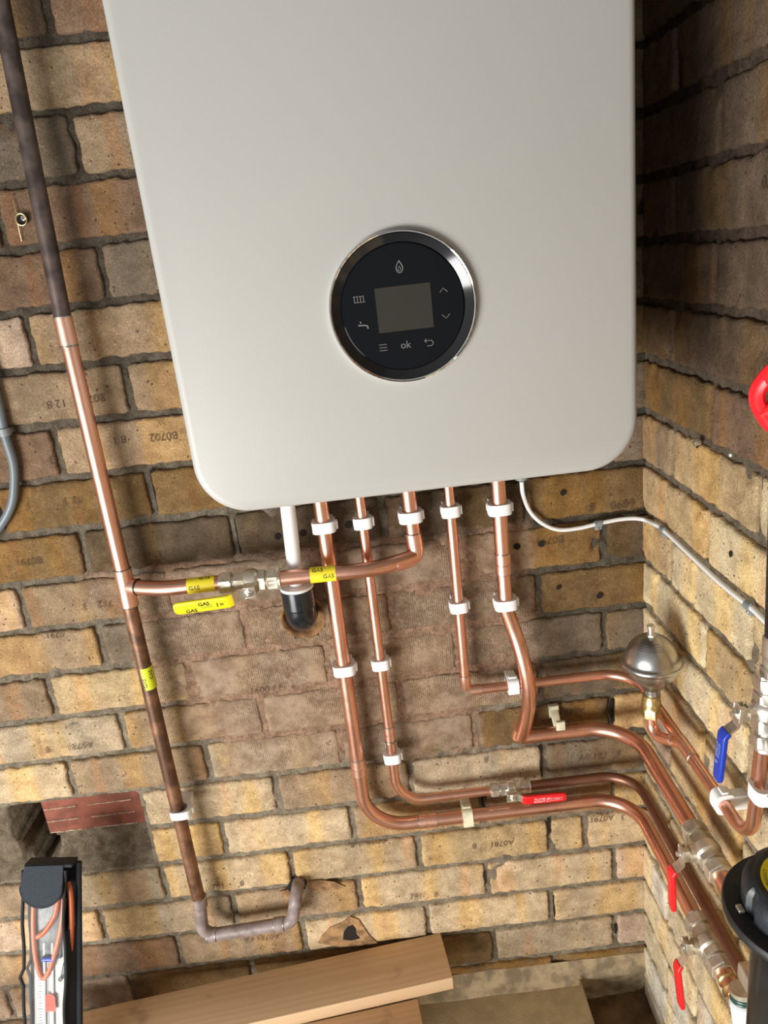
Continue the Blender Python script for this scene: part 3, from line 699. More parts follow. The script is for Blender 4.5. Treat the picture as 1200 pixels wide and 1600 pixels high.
# ------------------------------------------------------------------ pipes
R22, R15 = 0.011, 0.0075
def pipe_obj(name, path, r, m_, parent): return adopt(parent, obj(name, sweep(bmesh.new(), path, r, 28), m_, None, True, 60))
def collar(parent, c, axis, r, L, m_=None, name='coupling', solder=True, groove=False):
    """a soldered sleeve on a pipe"""
    bm = bmesh.new(); a = Vector(axis).normalized(); t = 0.0011
    pr = [(-L / 2, r), (-L / 2 + .0005, r + t), (L / 2 - .0005, r + t), (L / 2, r)]
    if groove: pr = [(-L / 2, r), (-L / 2 + .0005, r + t), (-.0015, r + t), (-.0008, r + t * .35), (.0008, r + t * .35), (.0015, r + t), (L / 2 - .0005, r + t), (L / 2, r)]
    lathe(bm, c, a, pr, 28); o = adopt(parent, obj(name, bm, m_ or M['copper_fit'], None, True, 30))
    if solder:
        bm = bmesh.new()
        for s in (-1, 1): lathe(bm, Vector(c) + a * s * L / 2, a * s, [(-.0003, r + .0009), (.0006, r + .0009), (.0014, r + .0002)], 24)
        for s_ in isles('solder_ring', bm, M['solder']): s_.parent = o
    return o
def ring(parent, c, axis, r, m_=None):
    bm = bmesh.new(); torus_bm(bm, c, axis, r + .0003, .0008, 28, 8); return adopt(parent, obj('solder_ring', bm, m_ or M['solder']))
WY = -0.030; WX = -0.030
clipspec = []
def clip(c, axis, n, r, dist, m_, label, group='pipe clips', wid=0.0165):
    """hinged nylon pipe clip: c on the pipe axis, n points away from the wall, dist from pipe axis to wall"""
    a = Vector(axis).normalized(); n = Vector(n).normalized(); s = a.cross(n).normalized(); c = Vector(c)
    t = thing('pipe_clip', label, 'clip', c - n * dist, group)
    bm = bmesh.new(); N_ = 48; hw = r + .0062; fr = r + .0034; ro, ri = [], []
    for k in range(N_):
        th = 2 * PI * k / N_; cx_, sy = math.cos(th), math.sin(th)
        if sy >= 0:
            q = 1 / (abs(cx_ / hw) ** 3.2 + abs(sy / fr) ** 3.2) ** (1 / 3.2); px, py = cx_ * q, sy * q
        else:
            bh = r + .004; q = 1 / (abs(cx_ / hw) ** 5 + abs(sy / bh) ** 5) ** (1 / 5); px, py = cx_ * q, sy * q
        ro.append((px, py)); ri.append((cx_ * (r + .0002), sy * (r + .0002)))
    L = []
    for e in (-wid / 2, wid / 2):
        L.append(([bm.verts.new(c + s * p + n * q + a * e) for p, q in ro], [bm.verts.new(c + s * p + n * q + a * e) for p, q in ri]))
    for k in range(N_):
        j = (k + 1) % N_
        bm.faces.new((L[0][0][k], L[0][0][j], L[1][0][j], L[1][0][k])); bm.faces.new((L[0][1][k], L[1][1][k], L[1][1][j], L[0][1][j]))
        for e in (0, 1): bm.faces.new((L[e][0][k], L[e][1][k], L[e][1][j], L[e][0][j]))
    adopt(t, obj('strap', bm, m_, None, True, 40))
    bm = bmesh.new(); h = dist - r - .003
    box(bm, c - n * (dist - h / 2 - .001), (s, a, n), ((r + .004) * 1.7, wid * .95, h), .001)
    adopt(t, obj('base', bm, m_))
    bm = bmesh.new()
    box(bm, c - s * (hw + .001) - n * .001, (s, a, n), (.004, wid * .8, .008), .001); box(bm, c + s * (hw - .001) - n * (r * .7), (s, a, n), (.003, wid * .6, .012), .001)
    isles('latch', bm, m_, t)
    return t
DN = Vector((0, 0, -1)); FW = Vector((0, -1, 0)); LF = Vector((-1, 0, 0))
TOPZ = BZ0 + 0.0005
def vx(u, v, y=WY): p = at(u, v, y=y); return p.x, p.z

# ---- gas riser at the left
GY = -0.040; gx = -0.772
riser = thing('gas_riser_pipe', 'tall gas pipe left of the boiler, dark at top and bottom with bright copper between', 'pipe', (gx, GY, -1.35))
P_ = lambda u, v, y=GY: at(u, v, y=y)
z1, z2 = P_(101, 516).z, P_(192, 905).z
zc0, zc1 = P_(99, 495).z, P_(106, 540).z
pipe_obj('upper_tube', [P_(-12, -60), P_(98, 496)], R22, M['black_pipe'], riser)['label'] = 'blackened upper length'
pipe_obj('middle_tube', [P_(98, 495), P_(192, 895)], R22, M['copper'], riser)
pipe_obj('lower_tube', [P_(200, 935), P_(310, 1402)], R22, M['brown_pipe'], riser)['label'] = 'dark brown lower length'
ax = (P_(192, 895) - P_(98, 495)).normalized()
collar(riser, P_(102.5, 517), ax, R22, (P_(98, 496) - P_(107, 540)).length, name='coupling')
ring(riser, P_(108, 541), ax, R22 + .0006)
bm = bmesh.new(); T0, T1 = P_(191, 889), P_(203, 946); lathe(bm, T0, T1 - T0, [(0, R22), (.0005, R22 + .0014), ((T1 - T0).length - .0005, R22 + .0014), ((T1 - T0).length, R22)], 28)
BP = [P_(197, 915), at(222, 918, y=-.050), at(258, 919, y=-.062), at(300, 915, y=-.066), at(352, 910, y=-.066)]
dirb = (BP[1] - BP[0]).normalized(); lathe(bm, BP[0], dirb, [(0, R22), (.017, R22 + .0013), (.0195, R22 + .0013), (.02, R22)], 28)
adopt(riser, obj('tee', bm, M['copper_fit'])); ring(riser, BP[0] + dirb * .0205, dirb, R22 + .0004, M['ink']); ring(riser, T0, ax, R22 + .0008); ring(riser, T1, ax, R22 + .0008)
br = pipe_obj('branch_tube', spline(BP, 8), R22, M['copper'], riser)
# tape round the branch and the riser
def tape(parent, a, b, r, m_, texts):
    d = (b - a).normalized(); L = (b - a).length; bm = bmesh.new(); lathe(bm, a, d, [(0, r), (0, r + .0003), (L, r + .0003), (L, r)], 32)
    t = adopt(parent, obj('gas_tape', bm, m_)); t['label'] = 'yellow tape printed GAS'
    bm = bmesh.new(); face = (CPOS - (a + b) / 2)
    for s, size, off, ang, rot in texts:
        c = (a + b) / 2 + d * off
        if rot: text_wrap(bm, s, size, c, d * rot, face, r + .0005, ang, .0001)
        else: text_wrap(bm, s, size, c, d, face, r + .0005, ang, .0001)
    tt = adopt(parent, obj('tape_lettering', bm, M['ink'], None, False)); return t
tape(riser, at(294, 916, y=-.066), at(337, 911, y=-.066), R22 + .0001, M['tape'], [('GAS', .0085, .006, .9, 0), ('GAS', .0085, -.009, -.35, 0)])
t = tape(riser, P_(226, 1040), P_(234, 1073), R22 + .0001, M['tape_g'], [('GAS', .0085, -.006, -.55, -1), ('GAS', .0085, .006, .5, -1)])
# old grey pipe turning into the wall
coll_a = P_(311, 1405)
bm = bmesh.new(); E = [P_(311, 1403), P_(317, 1450), P_(330, 1465)]
old = fillet([P_(311, 1400), P_(317, 1463), P_(457, 1441), P_(463, 1398, -.040), Vector((OH[0], .03, OH[1]))], [.022, .020, .016], 8)
adopt(riser, obj('old_grey_tail', sweep(bmesh.new(), old, R22 * .98, 24), M['lead']))['label'] = 'grey painted elbowed tail'
collar(riser, P_(312.5, 1408), P_(311, 1403) - P_(317, 1450), R22, .018, M['lead'], 'old_coupling')
q1, q2 = P_(334, 1460), P_(436, 1444); dq = (q2 - q1).normalized()
collar(riser, q1 - dq * .003, dq, R22, .014, M['lead'], 'old_coupling'); collar(riser, q2, dq, R22, .016, M['lead'], 'old_coupling')
clip(P_(283, 1267), ax, FW, R22, .04, M['clip'], 'white pipe clip holding the dark brown lower gas pipe', wid=.014)

# ---- gas supply from valve to boiler
gs = thing('gas_supply_pipe', 'bright copper gas pipe from the yellow lever valve up into the boiler', 'pipe', at(640, 880, y=-.03))
gxx, gz = vx(640, 800)
ge = at(650, 872, y=-.034); top = Vector((gxx, -.030, TOPZ))
GP = [at(415, 906, y=-.066), at(505, 897, y=-.066), at(575, 890, y=-.063), at(628, 876, y=-.046), at(650, 868, y=-.034)]
pipe_obj('tube', spline(GP, 8)[:-2], R22, M['copper'], gs)
pipe_obj('tube', [top, Vector((gxx + .002, -.030, at(648, 848, y=-.03).z))], R22, M['copper'], gs)
elb = fillet([Vector((gxx + .0015, -.030, at(648, 832, y=-.03).z)), Vector((gxx + .004, -.031, at(651, 870, y=-.031).z)), at(615, 882, y=-.050)], .014, 8)
adopt(gs, obj('elbow', sweep(bmesh.new(), elb, R22 + .0013, 28), M['copper_fit'])); ring(gs, elb[0], DN, R22 + .0008); ring(gs, elb[-1], elb[-1] - elb[-2], R22 + .0008)
tape(gs, at(485, 899, y=-.066), at(525, 895, y=-.066), R22 + .0001, M['tape'], [('GAS', .0085, -.007, .55, 0), ('GAS', .0085, .008, -.35, 0)])

# ---- central heating 22 mm pipe (lower run)
HA = thing('copper_pipe', 'thick copper pipe nearest the white waste pipe, running lowest along the wall into the corner', 'pipe', (-.477, WY, -1.187), 'copper boiler pipes')
ZA = -1.1865; xa = -.478
A1 = fillet([Vector((xa, WY, TOPZ)), Vector((xa, WY, ZA)), Vector((WX - .003, WY, ZA)), Vector((WX - .003, -.395, ZA))], [.068, .070], 18)
pipe_obj('tube', A1, R22, M['copper'], HA)
collar(HA, Vector((xa, WY, at(553, 1198, y=WY).z)), DN, R22, .030, groove=True); collar(HA, Vector((at(669, 1284, y=WY).x, WY, ZA)), XYZ[0], R22, .030, groove=True)
# ---- hot 15 mm pipe
ZB = -1.1415; xb = -.4215; zxb = WX
HB = thing('copper_pipe', 'thin copper pipe from boiler to the small red lever valve on the back wall', 'pipe', (xb, WY, ZB), 'copper boiler pipes')
pipe_obj('tube', fillet([Vector((xb, WY, TOPZ)), Vector((xb, WY, ZB)), Vector((at(768, 1236, y=WY).x, WY, ZB))], [.045], 16), R15, M['copper'], HB)
collar(HB, Vector((xb, WY, at(610, 1145, y=WY).z)), DN, R15, .024, groove=True); ring(HB, Vector((xb, WY, at(610, 1158, y=WY).z)), DN, R15 + .0004)
HB2 = thing('copper_pipe', 'thin brown tarnished pipe from the small red lever valve round the corner', 'pipe', (-.15, WY, ZB), 'copper boiler pipes')
pipe_obj('tube', fillet([Vector((at(820, 1228, y=WY).x, WY, ZB)), Vector((WX, WY, ZB)), Vector((WX, -.455, ZB))], [.055], 18), R15 + .0003, M['copper_brown'], HB2)
# ---- cold 15 mm pipe
ZC = -.9475; xc = -.2935
HC = thing('copper_pipe', 'thin copper pipe passing behind the bowed pipe to the grey shock arrestor', 'pipe', (xc, WY, ZC), 'copper boiler pipes')
pipe_obj('tube', fillet([Vector((xc, WY, TOPZ)), Vector((xc, WY, -.9385))], []), R15, M['copper'], HC)
xe = at(740, 1080, y=WY).x
pipe_obj('tube', fillet([Vector((xe - .002, WY - .002, ZC)), Vector((WX, WY - .002, ZC)), Vector((WX, -.405, ZC)), Vector((WX - .004, -.428, -.76))], [.055, .045], 16), R15, M['copper'], HC)
bm = bmesh.new(); sweep(bm, [Vector((xc, WY, -.920)), Vector((xc, WY, -.941)), Vector((xc, WY, -.9455))], [R15 + .0011, R15 + .0011, R15 - .0015], 24); sweep(bm, [Vector((xc + .006, WY - .002, ZC)), Vector((xe + .012, WY - .002, ZC))], R15 + .0011, 24)
adopt(HC, obj('elbow', bm, M['copper_fit'])); ring(HC, Vector((xc, WY, -.921)), DN, R15 + .0006)
# arrestor branch
AX, AY = -.052, -.168
arr_l = [Vector((AX, AY, -.925)), Vector((AX, AY, -.968)), Vector((WX - .001, -.222, ZC + .001)), Vector((WX, -.245, ZC))]
pipe_obj('arrestor_branch', fillet(arr_l, [.022, .02], 10), R15 + .0002, M['copper'], HC)
bm = bmesh.new(); lathe(bm, Vector((WX, -.214, ZC)), (0, -1, 0), [(0, R15), (.001, R15 + .0012), (.040, R15 + .0012), (.041, R15)], 24); adopt(HC, obj('tee', bm, M['copper_fit'])); ring(HC, Vector((WX, -.254, ZC)), FW, R15 + .0006); ring(HC, arr_l[2] + Vector((-.006, .014, -.003)), arr_l[2] - arr_l[1], R15 + .0006)
# ---- 22 mm flow pipe with pass-over bend
xd = -.2225; ZD = -1.045
HD = thing('copper_pipe', 'thick copper pipe bowing outward over a thin pipe, then turning into the corner', 'pipe', (xd, WY, ZD), 'copper boiler pipes')
D1 = [Vector((xd, WY, TOPZ)), Vector((xd, WY, at(790, 950, y=WY).z)), at(812, 1012, y=-.058), at(826, 1075, y=-.066), at(823, 1120, y=-.052), at(814, 1150, y=-.034)]
pipe_obj('tube', [D1[0]] + spline(D1[1:], 8), R22, M['copper'], HD)
xs = at(813, 1150, y=-.031).x
pipe_obj('tube', fillet([Vector((xs, WY, ZD - .001)), Vector((WX - .005, WY, ZD)), Vector((WX - .005, -.46, ZD))], [.078], 18), R22, M['copper'], HD)
bm = bmesh.new(); lathe(bm, D1[-1] + Vector((0, 0, .016)), (D1[-1] - D1[-2]), [(0, R22), (.0006, R22 + .0012), (.022, R22 + .0012), (.029, .006), (.030, 0)], 28); adopt(HD, obj('elbow', bm, M['copper_fit']))
collar(HD, Vector((xd, WY, at(785, 880, y=WY).z)), DN, R22, .032, groove=True)

# ---- clips
WHT = M['clip']
def vc(u, v, x, r, lab, g='white clips under the boiler'): clip((x, WY, at(u, v, y=WY).z), DN, FW, r, -WY, WHT, lab)
vc(502, 822, xa, R22, 'white clip on the thick pipe beside the waste pipe, just under the boiler')
vc(567, 816, xb, R15, 'small white pipe clip on the thin second copper pipe, just under the boiler')
clip((gxx + .0005, -.030, at(641, 806, y=-.03).z), DN, FW, R22, .03, WHT, 'white pipe clip on the gas pipe just above its elbow')
vc(703, 798, xc, R15, 'small white pipe clip on the fourth pipe, just under the boiler')
vc(778, 794, xd, R22, 'white pipe clip on the rightmost pipe, just under the boiler')
vc(716, 947, xc, R15, 'small white pipe clip halfway down the fourth pipe')
vc(789, 942, xd, R22, 'white pipe clip on the rightmost pipe, just above its bow')
vc(536, 1044, xa, R22, 'white pipe clip low on the thick copper pipe beside the waste pipe')
vc(597, 1036, xb, R15, 'small white pipe clip in the middle of the thin second copper pipe')
vc(614, 1182, xb, R15, 'small white pipe clip just above the bend of the thin second copper pipe')
clip((at(801, 1071, y=WY).x, WY - .002, ZC), XYZ[0], FW, R15, .032, WHT, 'white pipe clip on the thin horizontal pipe, half hidden behind the bowed pipe')
clip((at(730, 1272, y=WY).x, WY, ZA), XYZ[0], FW, R22, .03, M['clip_old'], 'aged cream pipe clip on the lowest horizontal pipe')
clip((WX, at(1128, 1247, x=WX).y, ZC), FW, LF, R15, .03, WHT, 'white pipe clip on the right wall before the pipe turns upward')
clip((WX - .004, -.427, at(1193, 1233, x=WX).z), DN, LF, R15, .032, WHT, 'white pipe clip on the short rising pipe at the right edge')
# open cream clip above the bend of the flow pipe
oc = thing('open_pipe_clip', 'empty cream clip arm sticking up above the thick pipe bend near the corner', 'clip', at(873, 1130, y=-.002))
bm = bmesh.new(); c0 = at(868, 1120, y=-.016); box(bm, c0, (Vector((1, 0, 0)), Vector((0, .8, .6)), Vector((0, -.6, .8))), (.013, .030, .004), .001)
box(bm, at(876, 1134, y=-.034), XYZ, (.014, .006, .017), .001); adopt(oc, obj('arm', bm, M['clip_old']))
bm = bmesh.new(); box(bm, Vector((c0.x, -.004, c0.z + .004)), XYZ, (.016, .009, .022), .001); adopt(oc, obj('base', bm, M['clip_old']))

# ---- lever valves
def lever_valve(name, label, c, axis, stem, lever, rp, L, sleeve, grip_len, metal, hs=0.030, crank=0.012, w_=0.013, arm=0.018, text=None, tilt=0.0):
    a = Vector(axis).normalized(); s = Vector(stem).normalized(); l = Vector(lever).normalized(); c = Vector(c); side = s.cross(l).normalized()
    t = thing(name, label, 'valve', c, 'lever valves'); k = rp / 0.011
    hx = 0.0168 * k; h = L / 2
    bm = bmesh.new()
    body = [(-h * .62, .0120 * k), (-h * .52, .0120 * k), (-h * .50, .0158 * k), (-h * .22, .0160 * k), (-h * .17, .0145 * k), (-h * .10, .0176 * k), (h * .08, .0182 * k), (h * .20, .0170 * k), (h * .27, .0140 * k), (h * .30, .0165 * k), (h * .50, .0165 * k), (h * .52, .0122 * k)]
    body += [(h * (.53 + .02 * i), (.0122 + (.0008 if i % 2 else 0)) * k) for i in range(5)]
    lathe(bm, c, a, body, 36, hexa=(2, 3, 9, 10)); lathe(bm, c, s, [(0, .010 * k), (hs * .62, .010 * k), (hs * .64, .0075 * k), (hs * .86, .0075 * k)], 24)
    adopt(t, obj('body', bm, metal, None, True, 30))
    for sg in (-1, 1):
        bm = bmesh.new(); lathe(bm, c + a * sg * h * .60, a * sg, [(0, hx * .92), (.0012, hx), (h * .34 - .001, hx), (h * .34, hx * .94), (h * .40, rp + .0035), (h * .41, rp + .0008)], 36, hexa=(1, 2, 3))
        adopt(t, obj('compression_nut', bm, metal, None, True, 30))
    bm = bmesh.new(); lathe(bm, c + s * hs * .86, s, [(0, .0062 * k), (.0035, .0062 * k), (.004, .005 * k)], 24, hexa=(0, 1)); lathe(bm, c + s * hs * .86, s, [(0, .003), (.0075, .003), (.008, .002)], 16)
    adopt(t, obj('spindle_nut', bm, M['nickel']))
    p0 = c + s * hs * .88; prf = [(-.0095, 0), (arm * .55, 0), (arm, crank), (arm + grip_len, crank + grip_len * tilt)]
    bm = bmesh.new(); pts = [p0 + l * u + s * v for u, v in prf]
    path = fillet(pts, [.004, .004], 4); q = [( -w_ / 2, -.0011), (w_ / 2, -.0011), (w_ / 2, .0011), (-w_ / 2, .0011)]
    # flat strip swept with its width across the lever
    R_ = []
    for i, p in enumerate(path):
        d = (path[min(i + 1, len(path) - 1)] - path[max(i - 1, 0)]).normalized(); nn = side.cross(d).normalized(); R_.append([bm.verts.new(p + side * x_ + nn * y_) for x_, y_ in q])
    for A_, B_ in zip(R_, R_[1:]):
        for i in range(4): bm.faces.new((A_[i], A_[(i + 1) % 4], B_[(i + 1) % 4], B_[i]))
    bm.faces.new(R_[0]); bm.faces.new(R_[-1]); lev = adopt(t, obj('lever', bm, M['nickel'], None, True, 30))
    for sg in (-1, 1):
        bm2 = bmesh.new(); box(bm2, p0 + side * sg * (w_ / 2) - s * .003 - l * .001, (l, side, s), (.016, .0018, .009), .0005); adopt(t, obj('lever_stop', bm2, M['nickel']))
    # vinyl sleeve
    bm = bmesh.new(); st = arm * .86; sp = [(st, crank * .72), (arm + .002, crank)] + [(arm + .002 + (grip_len) * f, crank + grip_len * f * tilt) for f in (.05, .3, .6, .85, .94, .985, 1.0)]
    ws = [w_ * .60] * 6 + [w_ * .56, w_ * .44, w_ * .28]; ths = [.0032] * 6 + [.0030, .0026, .0016]
    R_ = []
    for i, (u, v) in enumerate(sp):
        p = p0 + l * u + s * v; d = Vector((sp[min(i + 1, len(sp) - 1)][0] - sp[max(i - 1, 0)][0], sp[min(i + 1, len(sp) - 1)][1] - sp[max(i - 1, 0)][1])); dv = (l * d.x + s * d.y).normalized(); nn = side.cross(dv).normalized()
        rg = []
        for j in range(20):
            th = 2 * PI * j / 20; cc_, ss_ = math.cos(th), math.sin(th)
            rg.append(bm.verts.new(p + side * ws[i] * math.copysign(abs(cc_) ** .45, cc_) + nn * ths[i] * math.copysign(abs(ss_) ** .55, ss_)))
        R_.append(rg)
    for A_, B_ in zip(R_, R_[1:]):
        for i in range(20): bm.faces.new((A_[i], A_[(i + 1) % 20], B_[(i + 1) % 20], B_[i]))
    bm.faces.new(R_[0]); bm.faces.new(R_[-1]); sl = obj('grip', bm, sleeve, None, True, 40); adopt(t, sl)
    org = p0 + l * (arm + grip_len * .5) + s * (crank + grip_len * .5 * tilt)
    return t, org, l, side, s
# gas valve
gc = at(391, 908, y=-.066); ga = (at(430, 904, y=-.066) - at(350, 911, y=-.066)).normalized()
up_ = Vector((0, 0, 1)); 
st_ = (FW * .95 + Vector((0, 0, -.30))).normalized(); st_ = (st_ - ga * st_.dot(ga)).normalized()
lv = (-ga + Vector((0, 0, -.06))).normalized()
t, og, l_, sd_, s_ = lever_valve('gas_valve', 'nickel gas lever valve with a yellow taped handle left of the waste pipe', gc, ga, st_, lv, R22, .086, M['yellow'], .076, M['nickel_dull'], hs=.028, crank=.012, w_=.0175, arm=.026)
bm = bmesh.new(); upd = sd_ if sd_.z > 0 else -sd_; rt_ = -l_; fr_ = s_ * .0037
text_flat(bm, 'GAS', .0085, og + fr_ + rt_ * .003 + upd * .0042, rt_, upd, .0001); text_flat(bm, 'GAS', .0085, og + fr_ - rt_ * .016 - upd * .0052, rt_, upd, .0001)
text_flat(bm, 'I', .010, og + fr_ + rt_ * .021 - upd * .001, rt_, upd, .0001); text_flat(bm, '=', .011, og + fr_ + rt_ * .027 - upd * .001, rt_, upd, .0001)
adopt(t, obj('handle_lettering', bm, M['ink'], None, False))
bm = bmesh.new(); text_flat(bm, 'GAS', .0085, og + fr_ * .98 + rt_ * .006 - upd * .0010, rt_, upd); adopt(t, obj('handle_lettering', bm, M['ink_green'], None, False))
# hot valve on back wall
bc = Vector((at(797, 1232, y=WY).x, WY, ZB)); stb = (FW + Vector((0, 0, -.12))).normalized()
t, og, l_, sd_, s_ = lever_valve('isolating_valve', 'small nickel valve with a red printed lever lying along the pipe on the back wall', bc, XYZ[0], stb, (1, 0, -.03), R15 * 1.02, .066, M['red'], .066, M['nickel'], hs=.024, crank=.007, w_=.0145, arm=.018)
bm = bmesh.new(); upd = sd_ if sd_.z > 0 else -sd_; fr_ = s_ * .0035
text_flat(bm, 'PLUMB', .0058, og + fr_ - l_ * .009 + upd * .0025, l_, upd); text_flat(bm, 'RIGHT', .0064, og + fr_ - l_ * .009 - upd * .0030, l_, upd); text_flat(bm, 'P', .008, og + fr_ + l_ * .0055, l_, upd)
def rect_outline(c, a, b, w2, h2, r=.0003):
    pts = [c + a * sx_ * w2 + b * sy * h2 for sx_, sy in ((-1, -1), (1, -1), (1, 1), (-1, 1), (-1, -1))]; sweep(bm, pts, r, 5)
rect_outline(og + fr_ + l_ * .0055, l_, upd, .0034, .0040); rect_outline(og + fr_ + l_ * .019, l_, upd, .0085, .0026); text_flat(bm, 'RIGHT', .0034, og + fr_ + l_ * .019, l_, upd)
adopt(t, obj('lever_print', bm, M['print'], None, False))
# two heating valves on right wall
def wall_valve(zv, xv, y0, lab, ld):
    return lever_valve('isolating_valve', lab, (xv, y0, zv), (0, -1, 0), (-1, 0, .04), ld, R22, .086, M['red'], .057, M['nickel_dull'], hs=.036, crank=.014, w_=.0145, arm=.026)
yD = at(1104, 1328, x=-.035).y; yA = at(1109, 1458, x=-.033).y
wall_valve(ZD, WX - .005, yD, 'upper of the two red lever valves hanging on the right wall pipes', (.02, -.04, -1))
wall_valve(ZA, WX - .003, yA, 'lower of the two red lever valves hanging on the right wall pipes', (.03, -.22, -1))
# blue valve on riser
zb_ = at(1190, 1098, x=-.033).z
t, og, l_, sd_, s_ = lever_valve('isolating_valve', 'valve with a blue lever hanging down beside the short riser at the right edge', (WX - .004, -.430, zb_), (0, 0, 1), (-1, .04, 0), (-.08, -.02, -1), R15 * 1.3, .086, M['blue'], .053, M['nickel'], hs=.034, crank=.012, w_=.0135, arm=.022)
bm = bmesh.new(); fr_ = s_ * .0035; sdd = sd_ if sd_.dot(Vector((0, 1, 0))) > 0 else -sd_
text_flat(bm, 'PLUMB', .0055, og + fr_ + sdd * .0022 - l_ * .008, l_, sdd); text_flat(bm, 'RIGHT', .0058, og + fr_ - sdd * .0028 - l_ * .008, l_, sdd); text_flat(bm, 'P', .008, og + fr_ + l_ * .006, l_, sdd)
adopt(t, obj('lever_print', bm, M['printb'], None, False))
# fittings and black hose above the blue valve
ht = thing('flexible_hose', 'black sleeved flexible hose with steel crimp rising from the blue lever valve', 'hose', (WX - .004, -.435, zb_ + .05))
hx_, hy_ = -.030, -.4325
bm = bmesh.new(); sweep(bm, [(hx_, hy_, zb_ + .082), (hx_ - .0005, hy_ + .002, zb_ + .15), (hx_, hy_ + .006, zb_ + .24)], .0115, 24); adopt(ht, obj('hose', bm, M['blackp']))
bm = bmesh.new(); lathe(bm, (hx_, hy_, zb_ + .036), (0, 0, 1), [(0, .011), (.003, .0145), (.014, .0145), (.016, .011), (.018, .0125), (.021, .0125), (.023, .0115), (.025, .0125), (.027, .0115), (.029, .013), (.046, .013), (.048, .0118)], 32, hexa=(1, 2)); adopt(ht, obj('crimp_fitting', bm, M['nickel']))
# ---- red hand wheel on gate valve, right edge
hw_ = thing('gate_valve_wheel', 'red hand wheel with spokes cut by the right edge above the white cable', 'wheel', (-.05, -.475, -.43))
WC = Vector((-.043, -.457, -.432)); WC = at(1237, 620, x=-.062); wn = (Vector((-.75, -.62, .12))).normalized()
bm = bmesh.new(); d_, s1, s2 = frame(wn); Nn = 72; T_ = []
for i in range(Nn):
    a = 2 * PI * i / Nn; Ro = .0330 + .0008 * math.cos(5 * a); e = s1 * math.cos(a) + s2 * math.sin(a)
    T_.append([bm.verts.new(WC + e * (Ro - .0070 + .0070 * math.cos(2 * PI * j / 10)) + d_ * .0045 * math.sin(2 * PI * j / 10)) for j in range(10)])
for i in range(Nn):
    A_, B_ = T_[i], T_[(i + 1) % Nn]
    for j in range(10): bm.faces.new((A_[j], A_[(j + 1) % 10], B_[(j + 1) % 10], B_[j]))
for i in range(5):
    a = 2 * PI * i / 5 + PI / 5; e = s1 * math.cos(a) + s2 * math.sin(a); sweep(bm, [WC + e * .004, WC + e * .026], [.0040, .0052], 10)
lathe(bm, WC - d_ * .003, d_, [(0, .008), (.006, .008), (.007, .007)], 24)
adopt(hw_, obj('wheel_rim', bm, M['redwheel']))
bm = bmesh.new(); lathe(bm, WC - d_ * .032, d_, [(0, .009), (.012, .009), (.013, .005), (.034, .004), (.040, .004), (.0405, .006), (.044, .006)], 20, hexa=(5, 6)); adopt(hw_, obj('spindle', bm, M['nickel']))
bm = bmesh.new(); bc_ = WC - d_ * .036; sweep(bm, [(bc_.x, bc_.y, bc_.z - .05), (bc_.x, bc_.y, bc_.z + .05)], .012, 24); adopt(hw_, obj('valve_body', bm, M['brass']))

# ---- shock arrestor
sa = thing('shock_arrestor', 'round grey steel shock arrestor with brass nut standing at the corner pipes', 'arrestor', (AX, AY, -.925))
SC = Vector((AX, AY, -.850)); Rr = .0362
prof = [(-.058, .011), (-.042, .011), (-.040, .0145)]
for k in range(1, 9): a = -1.14 + 1.08 * k / 8; prof.append((Rr * 1.02 * math.sin(a), Rr * math.cos(a)))
prof += [(-.0045, .0385), (-.0025, .0402), (.0010, .0408), (.0036, .0400), (.0048, .0384), (.0052, .0368)]
for k in range(1, 15): a = .10 + 1.30 * k / 14; prof.append((Rr * 1.12 * math.sin(a), Rr * math.cos(a)))
prof += [(.0405, .0)]
bm = bmesh.new(); lathe(bm, SC, (-.03, -.02, 1), prof, 48); adopt(sa, obj('vessel', bm, M['steel'], None, True, 60))
bm = bmesh.new(); lathe(bm, SC + Vector((-.001, -.001, .0395)), (-.03, -.02, 1), [(0, .0065), (.003, .0065), (.0035, .0042), (.012, .0042), (.0125, .0052), (.016, .0052), (.017, .004)], 20, hexa=(0, 1)); adopt(sa, obj('top_cap', bm, M['nickel']))
# faint ring marks round the crown, as on the photographed vessel
bm = bmesh.new()
for k in range(4):
    zz = .0350 - k * .0022; rad = Rr * math.sqrt(max(0, 1 - (zz / (Rr * 1.12)) ** 2)) + .0002; b0 = math.atan2(CPOS.y - SC.y, CPOS.x - SC.x)
    for j in range(10):
        a0 = b0 - .75 + .15 * j + .05 * (k % 2); sweep(bm, [SC + Vector((rad * math.cos(a0 + .1 * q) - .001, rad * math.sin(a0 + .1 * q), zz)) for q in (0, .5, 1)], .00038, 4)
adopt(sa, obj('crown_marks', bm, M['ink'], None, False))
bm = bmesh.new(); lathe(bm, (AX, AY, -.936), (0, 0, 1), [(0, .0095), (.001, .0140), (.014, .0140), (.0155, .0120), (.0165, .0120), (.0175, .0130), (.020, .0128), (.024, .0130), (.026, .0122), (.034, .0122), (.035, .010)], 36, hexa=(1, 2)); adopt(sa, obj('compression_nut', bm, M['brass']))['label'] = 'brass compression nut'

